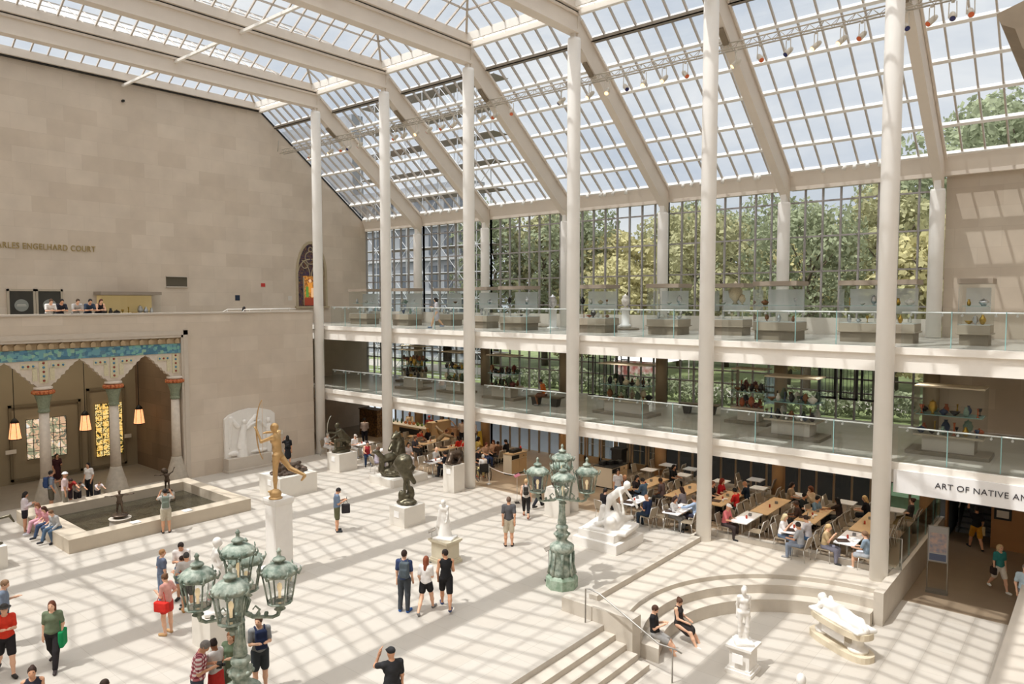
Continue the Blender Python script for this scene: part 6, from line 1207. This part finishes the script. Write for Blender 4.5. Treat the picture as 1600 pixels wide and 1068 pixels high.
# ================================================================= display cases of the galleries and what stands in them
ck=pm('case_base','A39887',.6,var=.04); ckd=pm('case_base_dark','877D6D',.6); lidm=pm('case_lid','96897A',.6); whi=pm('case_floor','F0EEEA',.6)
PROF={'vase':[(.03,0),(.06,.02),(.11,.12),(.12,.2),(.07,.3),(.04,.34),(.06,.38)],'bowl':[(.04,0),(.04,.02),(.1,.06),(.15,.13),(.145,.13)],'goblet':[(.06,0),(.015,.03),(.015,.13),(.05,.17),(.07,.27)],'jug':[(.05,0),(.09,.08),(.09,.18),(.05,.26),(.055,.33)],'urn':[(.07,0),(.03,.05),(.12,.15),(.14,.27),(.09,.36),(.11,.39),(.03,.43),(.01,.47)],'candlestick':[(.08,0),(.03,.03),(.02,.1),(.04,.14),(.02,.2),(.03,.36),(.045,.38)],'tureen':[(.08,0),(.07,.03),(.15,.09),(.16,.15),(.08,.21),(.02,.23),(.03,.26)]}
VM={k:MB().lathe(v,n=14).mesh(k,pm('ware_base','C8C4BE',.3)) for k,v in PROF.items()}
KN=list(PROF)
def ware(kind,x,y,z,s,colr,metal,label,grp,case=None):
    o=D.objects.new(kind,VM[kind]); COL.objects.link(o); o.location=(x,y,z); o.scale=(s,s,s); o.material_slots[0].link='OBJECT'; o.material_slots[0].material=pm('ware_%s%d'%(colr,metal),colr,.28 if metal else .45,.85 if metal else 0.,var=.25,vscale=25)
    tag(o,label,kind,grp)
    if kind=='jug' and False: pass
CN={'D8D8DA':'silver','E9E4DA':'white','C9A24A':'gilt','8A5A34':'brown','3A4A6A':'blue','B8603A':'orange','4A5A44':'green','D8C8A8':'cream','6A2E2A':'dark red','2E2A2C':'black','8FA89A':'pale green','9A8A70':'tan'}
ORD=NTH+['thirteenth','fourteenth','fifteenth','sixteenth','seventeenth','eighteenth']
def case3(x0,x1,y0,y1,nm,n,pal,top=2.02,h=.66):
    z=F3+.002; t=tag(empty('display_case',((x0+x1)/2,(y0+y1)/2,z)),nm,'display case','glass display cases of the upper gallery'); a,b=(x1-x0)/2,(y1-y0)/2
    MB().box(-a+.05,a-.05,-b+.05,b-.05,0,.34).build('plinth',ckd,t); MB().box(-a,a,-b,b,.34,h).box(-a-.04,a+.04,-b-.04,b+.04,.36,.4).build('base_box',ck,t); MB().box(-a+.03,a-.03,-b+.03,b-.03,h,h+.02).build('display_floor',whi,t)
    g=MB(); g.add([(-a,-b,h),(a,-b,h),(a,b,h),(-a,b,h),(-a,-b,top),(a,-b,top),(a,b,top),(-a,b,top)],[(0,1,5,4),(1,2,6,5),(2,3,7,6),(3,0,4,7)]); g.build('glass_box',gl_case,t)
    MB().box(-a-.03,a+.03,-b-.03,b+.03,top,top+.17).build('lid',lidm,t); MB().box(-a+.08,a-.08,-b+.25,b-.25,1.28,1.295).build('glass_shelf',MATS['glass_edge'],t)
    MB().box(-a+.1,a-.1,b-.05,b-.03,1.0,top-.12).build('frosted_back',FROST,t)
    cn=CASEN[nm]; k=0
    for lvl,zz,c in((0,h+.022,n),(1,1.297,max(2,n-2))):
        for i in range(c):
            kind=KN[(i*3+lvl*2+int(x0*7))%7]; col=pal[(i+lvl*2+int(x0))%len(pal)]; x=x0+.25+(x1-x0-.5)*i/max(1,c-1); y=(y0+y1)/2+random.uniform(-.15,.15)
            ware(kind,x,y,z+zz,random.uniform(.55,.95) if lvl==0 else random.uniform(.6,1.0),col,int(col in('D8D8DA','C9A24A')),'%s %s, %s from the left on the %s of the %s'%(CN[col],kind,ORD[i],'floor' if lvl==0 else 'shelf',cn),'wares in the '+cn)
CASEN={}
FROST=D.materials.new('frosted_panel'); FROST.use_nodes=True; nt=FROST.node_tree; nt.nodes.clear(); o_=nt.nodes.new('ShaderNodeOutputMaterial'); a_=nt.nodes.new('ShaderNodeBsdfTransparent'); b_=nt.nodes.new('ShaderNodeBsdfTranslucent'); c_=nt.nodes.new('ShaderNodeBsdfDiffuse'); d_=nt.nodes.new('ShaderNodeMixShader'); e_=nt.nodes.new('ShaderNodeMixShader')
b_.inputs[0].default_value=(.93,.95,.96,1); c_.inputs[0].default_value=(.93,.95,.96,1); nt.links.new(b_.outputs[0],d_.inputs[1]); nt.links.new(c_.outputs[0],d_.inputs[2]); e_.inputs[0].default_value=.55; nt.links.new(a_.outputs[0],e_.inputs[1]); nt.links.new(d_.outputs[0],e_.inputs[2]); nt.links.new(e_.outputs[0],o_.inputs[0])
C3=[(-1.9,-.15,3.6,4.65,'first low glass case, beside the wall corner on the upper gallery','first upper case',5,('E9E4DA','D8D8DA')),
(2.18,3.63,3.59,4.76,'long glass case with pale glassware left of the walking woman','second upper case',5,('E9E4DA','8FA89A','D8D8DA','3A4A6A')),
(4.1,5.5,5.2,6.27,'glass case with brown wares behind the walking woman','third upper case',5,('8A5A34','E9E4DA','D8D8DA','E9E4DA')),
(8.2,9.76,3.6,4.66,'glass case left of the pink vase case','fourth upper case',4,('E9E4DA','D8D8DA')),
(11.3,12.96,2.82,4.02,'glass case with a big silver vase before the fourth column','fifth upper case',4,('E9E4DA','2E2A2C','D8D8DA')),
(15.8,17.57,2.87,4.06,'glass case with orange and black wares right of the fourth column','sixth upper case',6,('8A5A34','B8603A','2E2A2C','E9E4DA','D8C8A8')),
(19.49,20.98,3.21,4.43,'glass case with white wares left of the fifth column','seventh upper case',5,('E9E4DA','D8D8DA')),
(21.9,23.28,4.5,5.55,'far glass case with a big ornate urn right of the fifth column','eighth upper case',3,('D8C8A8','E9E4DA')),
(24.65,26.22,2.13,3.42,'near glass case with bronze cups right of the fifth column','ninth upper case',3,('8A5A34','D8D8DA')),
(27.52,29.97,2.83,3.9,'longest glass case with silver wares behind the last column','tenth upper case',8,('D8D8DA','C9A24A','E9E4DA','D8D8DA')),
(31.2,32.11,2.98,3.9,'single glass case before the right stone wall','last upper case',3,('D8D8DA','C9A24A'))]
for x0,x1,y0,y1,nm,cn,n,pal in C3:
    CASEN[nm]=cn; case3(x0,x1,y0,y1,nm,n,pal)
def big(kind,x,y,z,s,colr,metal,label): ware(kind,x,y,z,s,colr,metal,label,None)
big('urn',12.75,5.4,F3+1.0,1.7,'D8D8DA',1,'tall silver presentation vase standing free in the upper gallery')
tag(MB().lathe([(.3,0),(.3,.08),(.2,.1),(.2,.98),(.24,1.0)],n=20).build('round_pedestal',whi,loc=(12.75,5.4,F3)),'white pedestal under the tall silver vase','pedestal')
tag(MB().lathe([(.55,0),(.55,.07),(.5,.1)],n=28).build('round_plinth',ckd,loc=(10.9,7.2,F3)),'low round dark plinth by the gallery wall, third window bay','plinth')
tag(MB().lathe([(.7,0),(.7,.07),(.65,.1)],n=28).build('round_plinth',ckd,loc=(16.2,6.9,F3)),'low round dark plinth under the white pillar, fourth window bay','plinth')
tag(MB().lathe([(.3,0),(.3,.15),(.2,.2),(.18,.9),(.24,.95),(.24,1.0)],n=20).build('round_pedestal',whi,loc=(16.2,6.9,F3+.1)),'white fluted pillar holding a blue and white jar','pedestal')
big('urn',16.2,6.9,F3+1.1,1.5,'E9E4DA',0,'white jar with blue pattern on the white pillar')
big('urn',22.7,5.1,F3+1.31,2.1,'D8C8A8',0,'very big ornate pale urn in the eighth upper case')
# ---- middle gallery: taller shelving cases on stone plinths
def case2(x0,x1,y0,y1,nm,cn,n,pal,ph=.62,top=2.25,slab=True):
    z=F2+.002; t=tag(empty('shelf_case',((x0+x1)/2,(y0+y1)/2,z)),nm,'display case','glass shelf cases of the middle gallery'); a,b=(x1-x0)/2,(y1-y0)/2
    if slab: MB().box(-a-.2,a+.2,-b-.15,b+.15,0,.12).build('base_slab',ckd,t)
    MB().box(-a+.25,a-.25,-b+.15,b-.15,.12,ph).build('plinth',pm('plinth_pale','CBC5BA',.6),t); MB().box(-a,a,-b,b,ph,ph+.06).build('display_floor',pm('case_floor_tan','BBAF9B',.6),t)
    g=MB(); h=ph+.06; g.add([(-a,-b,h),(a,-b,h),(a,b,h),(-a,b,h),(-a,-b,top),(a,-b,top),(a,b,top),(-a,b,top)],[(0,1,5,4),(1,2,6,5),(2,3,7,6),(3,0,4,7)]); g.build('glass_box',gl_case,t)
    MB().box(-a,a,-b,b,top,top+.05).build('lid',pm('case_lid_pale','CFC4AE',.6),t); MB().box(-a+.05,a-.05,-b+.05,b-.05,1.32,1.34).build('glass_shelf',MATS['glass_edge'],t)
    for lvl,zz in((0,h+.002),(1,1.342)):
        for row in range(2):
          for i in range(n):
            kind=KN[(i*2+lvl*3+row*4+int(x0*3))%7]; col=pal[(i*2+lvl+row+int(x0))%len(pal)]; x=x0+.2+(x1-x0-.4)*i/max(1,n-1); y=y0+.25+(y1-y0-.5)*row
            ware(kind,x,y,z+zz,random.uniform(.75,1.15),col,int(col in('D8D8DA','C9A24A')),'%s %s, %s from the left, %s row, %s of the %s'%(CN[col],kind,ORD[i],'front' if row==0 else 'back','floor' if lvl==0 else 'shelf',cn),'wares in the '+cn)
P2=('8A5A34','2E2A2C','6A2E2A','D8C8A8','3A4A6A','4A5A44','E9E4DA','B8603A')
for a in ((.5,2.6,5.6,6.4,'deep shelf case full of brown and red pottery by the left end','first lower shelf case',7,('8A5A34','6A2E2A','2E2A2C','B8603A')),
(3.2,4.8,3.2,4.0,'small shelf case with a fan shaped ornament, second window bay','second lower shelf case',5,('D8C8A8','C9A24A','2E2A2C')),
(6.3,7.9,3.6,4.5,'shelf case with green and gold wares left of the third column','third lower shelf case',6,('4A5A44','C9A24A','D8C8A8','2E2A2C')),
(9.9,11.7,3.4,4.3,'shelf case with dark figures right of the third column','fourth lower shelf case',7,('2E2A2C','6A2E2A','8A5A34','4A5A44')),
(17.2,19.6,2.9,3.9,'wide shelf case with carved jars right of the fourth column','fifth lower shelf case',8,('2E2A2C','4A5A44','D8C8A8','8A5A34')),
(22.9,24.3,4.3,5.2,'shelf case with orange and black vases right of the fifth column','sixth lower shelf case',6,('B8603A','2E2A2C','6A2E2A','8A5A34')),
(25.1,27.0,2.2,3.3,'big near shelf case with dark blue jars left of the last column','seventh lower shelf case',7,('3A4A6A','8A5A34','2E2A2C','E9E4DA','4A5A44')),
(30.1,32.1,2.4,3.4,'tall shelf case with bright enamel wares right of the last column','eighth lower shelf case',6,('3A4A6A','B8603A','2E2A2C','C9A24A','8FA89A'))): case2(*a)
def bench2(x,y,rz,lab):
    t=tag(empty('gallery_bench',(x,y,F2+.002),rz),lab,'bench'); MB().box(-.9,.9,-.25,.25,.4,.46).build('seat',pm('bench_wood','6A5E4A',.5),t)
    for s_ in(-1,1): MB().prism([(-.12,0),(.12,0),(.2,.4),(-.2,.4)],-.2,.2,map=lambda a,b,c:(a+s_*.55,c,b)).build('leg',pm('bench_dark','3E3A34',.5),t)
bench2(14.0,3.2,.1,'wooden bench under the person in orange on the middle gallery'); bench2(20.9,5.6,.2,'empty dark bench on the middle gallery left of the fifth column')
# hanging leaded panels in front of the glass wall
def panel(x0,x1,y,z0,z1,lab,mat):
    t=tag(empty('hanging_window',((x0+x1)/2,y,z0)),lab,'leaded window'); a=(x1-x0)/2; h=z1-z0; m=MB(); m.box(-a,-a+.09,-.04,.04,0,h); m.box(a-.09,a,-.04,.04,0,h); m.box(-a,a,-.04,.04,0,.09); m.box(-a,a,-.04,.04,h-.09,h); m.build('frame',blk,t)
    MB().box(-a+.09,a-.09,-.005,.005,.09,h-.09).build('pane',mat,t); m=MB()
    for i in range(1,5): xx=-a+2*a*i/5; m.box(xx-.008,xx+.008,-.012,.012,.1,h-.1)
    m.build('leading',blk,t)
    for s_ in(-1,1): MB().tube([(s_*a*.8,0,h),(s_*a*.8,0,6.69-z0)],.008,5).build('cord',blk,t)
for i in range(3):
    x=hit(1279+i*33,600,'y',7.4)[0]; panel(x,x+.72,7.4,F2+.95,F2+2.8,'clear leaded window in thick black frame, %s of three hanging in a row'%NTH[i],gl_win)
x=hit(693,560,'y',7.4)[0]; panel(x,x+.7,7.4,F2+1.3,F2+2.85,'dark hanging leaded window between the second and third columns',pm('dark_pane','4A463C',.4,var=.3,vscale=9))
for i in range(4):
    x=hit(918+i*17,580,'y',7.9)[0]; t=tag(empty('iron_grille',(x+.25,7.95,F2+.002)),'black wrought iron elevator grille, %s of four behind the carved jars'%NTH[i],'grille'); m=MB()
    m.box(-.24,-.2,-.02,.02,0,2.5); m.box(.2,.24,-.02,.02,0,2.5); m.box(-.24,.24,-.02,.02,0,.05); m.box(-.24,.24,-.02,.02,2.45,2.5); m.box(-.24,.24,-.02,.02,2.0,2.05); m.build('frame',blk,t); m=MB()
    for j in range(1,7): m.tube([(-.2+j*.057,0,.05),(-.2+j*.057,0,2.0)],.007,5,cap=False)
    m.build('bars',blk,t)
# ramp rails on the terrace
t=tag(empty('ramp_rail',(-1.6,-4.0,F3)),'white tubular ramp rail standing on the terrace above the relief','rail'); m=MB()
m.tube([(0,-1.6,.02),(0,-1.2,.75),(0,-.7,1.0),(0,3.2,1.02)],.025,6); m.tube([(.5,-.6,.3),(.5,0,.98),(.5,3.2,1.0)],.025,6); m.build('rail',white,t); m=MB(); [m.tube([(0,y,0),(0,y,1.0)],.018,6) for y in(-.7,.6,1.9,3.1)]; m.build('post',white,t)
# terrace wall case
t=tag(empty('wall_case',(XW+.02,-8.2,F3)),'glass wall case with silver and dark wares on the terrace','display case'); MB().box(0,.9,-1.5,1.5,0,.7).build('base_box',ckd,t); MB().box(0,.02,-1.4,1.4,.7,1.75).build('lining',pm('case_lining','C9B48A',.7,emit='D8B878',estr=.25),t); MB().box(0,.95,-1.55,1.55,1.78,1.95).build('lid',lidm,t); MB().add([(.9,-1.5,.7),(.9,1.5,.7),(.9,1.5,1.78),(.9,-1.5,1.78)],[(0,1,2,3)]).build('glass',gl_case,t)
for i in range(9): c_=('2E2A2C','C9A24A','D8D8DA')[i//3]; ware(KN[(i*3)%7],XW+.45,-9.4+i*.3,F3+.72,1.1,c_,int(i>2),'%s %s, %s from the left in the terrace wall case'%(CN[c_],KN[(i*3)%7],ORD[i]),'wares in the terrace wall case')
# ================================================================= cafe ceiling downlights, and fill lamps added over the middle gallery
dl=MB().lathe([(.09,0),(.09,.03)],n=14).mesh('downlight',pm('downlight_glow','FFE9C8',.4,emit='FFDDB0',estr=6)); k_=0
for fl,z,xs,ys,en,lab in ((0,3.17,np.arange(.5,34,2.97),(2.2,5.4),52,'café'),(1,6.6,np.arange(.5,34,2.97),(2.5,6.0),22,'middle gallery, added as fill')):
    for i,x in enumerate(xs):
        for j,y in enumerate(ys):
            o=D.objects.new('downlight',dl); COL.objects.link(o); o.location=(x,y,z+.0); tag(o,'round ceiling downlight of the %s, %s row, %s from the left'%(lab,'front' if j==0 else 'back',ORD[i]),'downlight','ceiling downlights')
            l=D.lights.new('downlight_beam','SPOT'); l.energy=en*2.2; l.spot_size=R(130); l.spot_blend=.8; l.color=(1,.86,.68) if fl==0 else (1,.93,.82); l.shadow_soft_size=.08; lo=D.objects.new('downlight_beam',l); COL.objects.link(lo); lo.location=(x,y,z-.04)
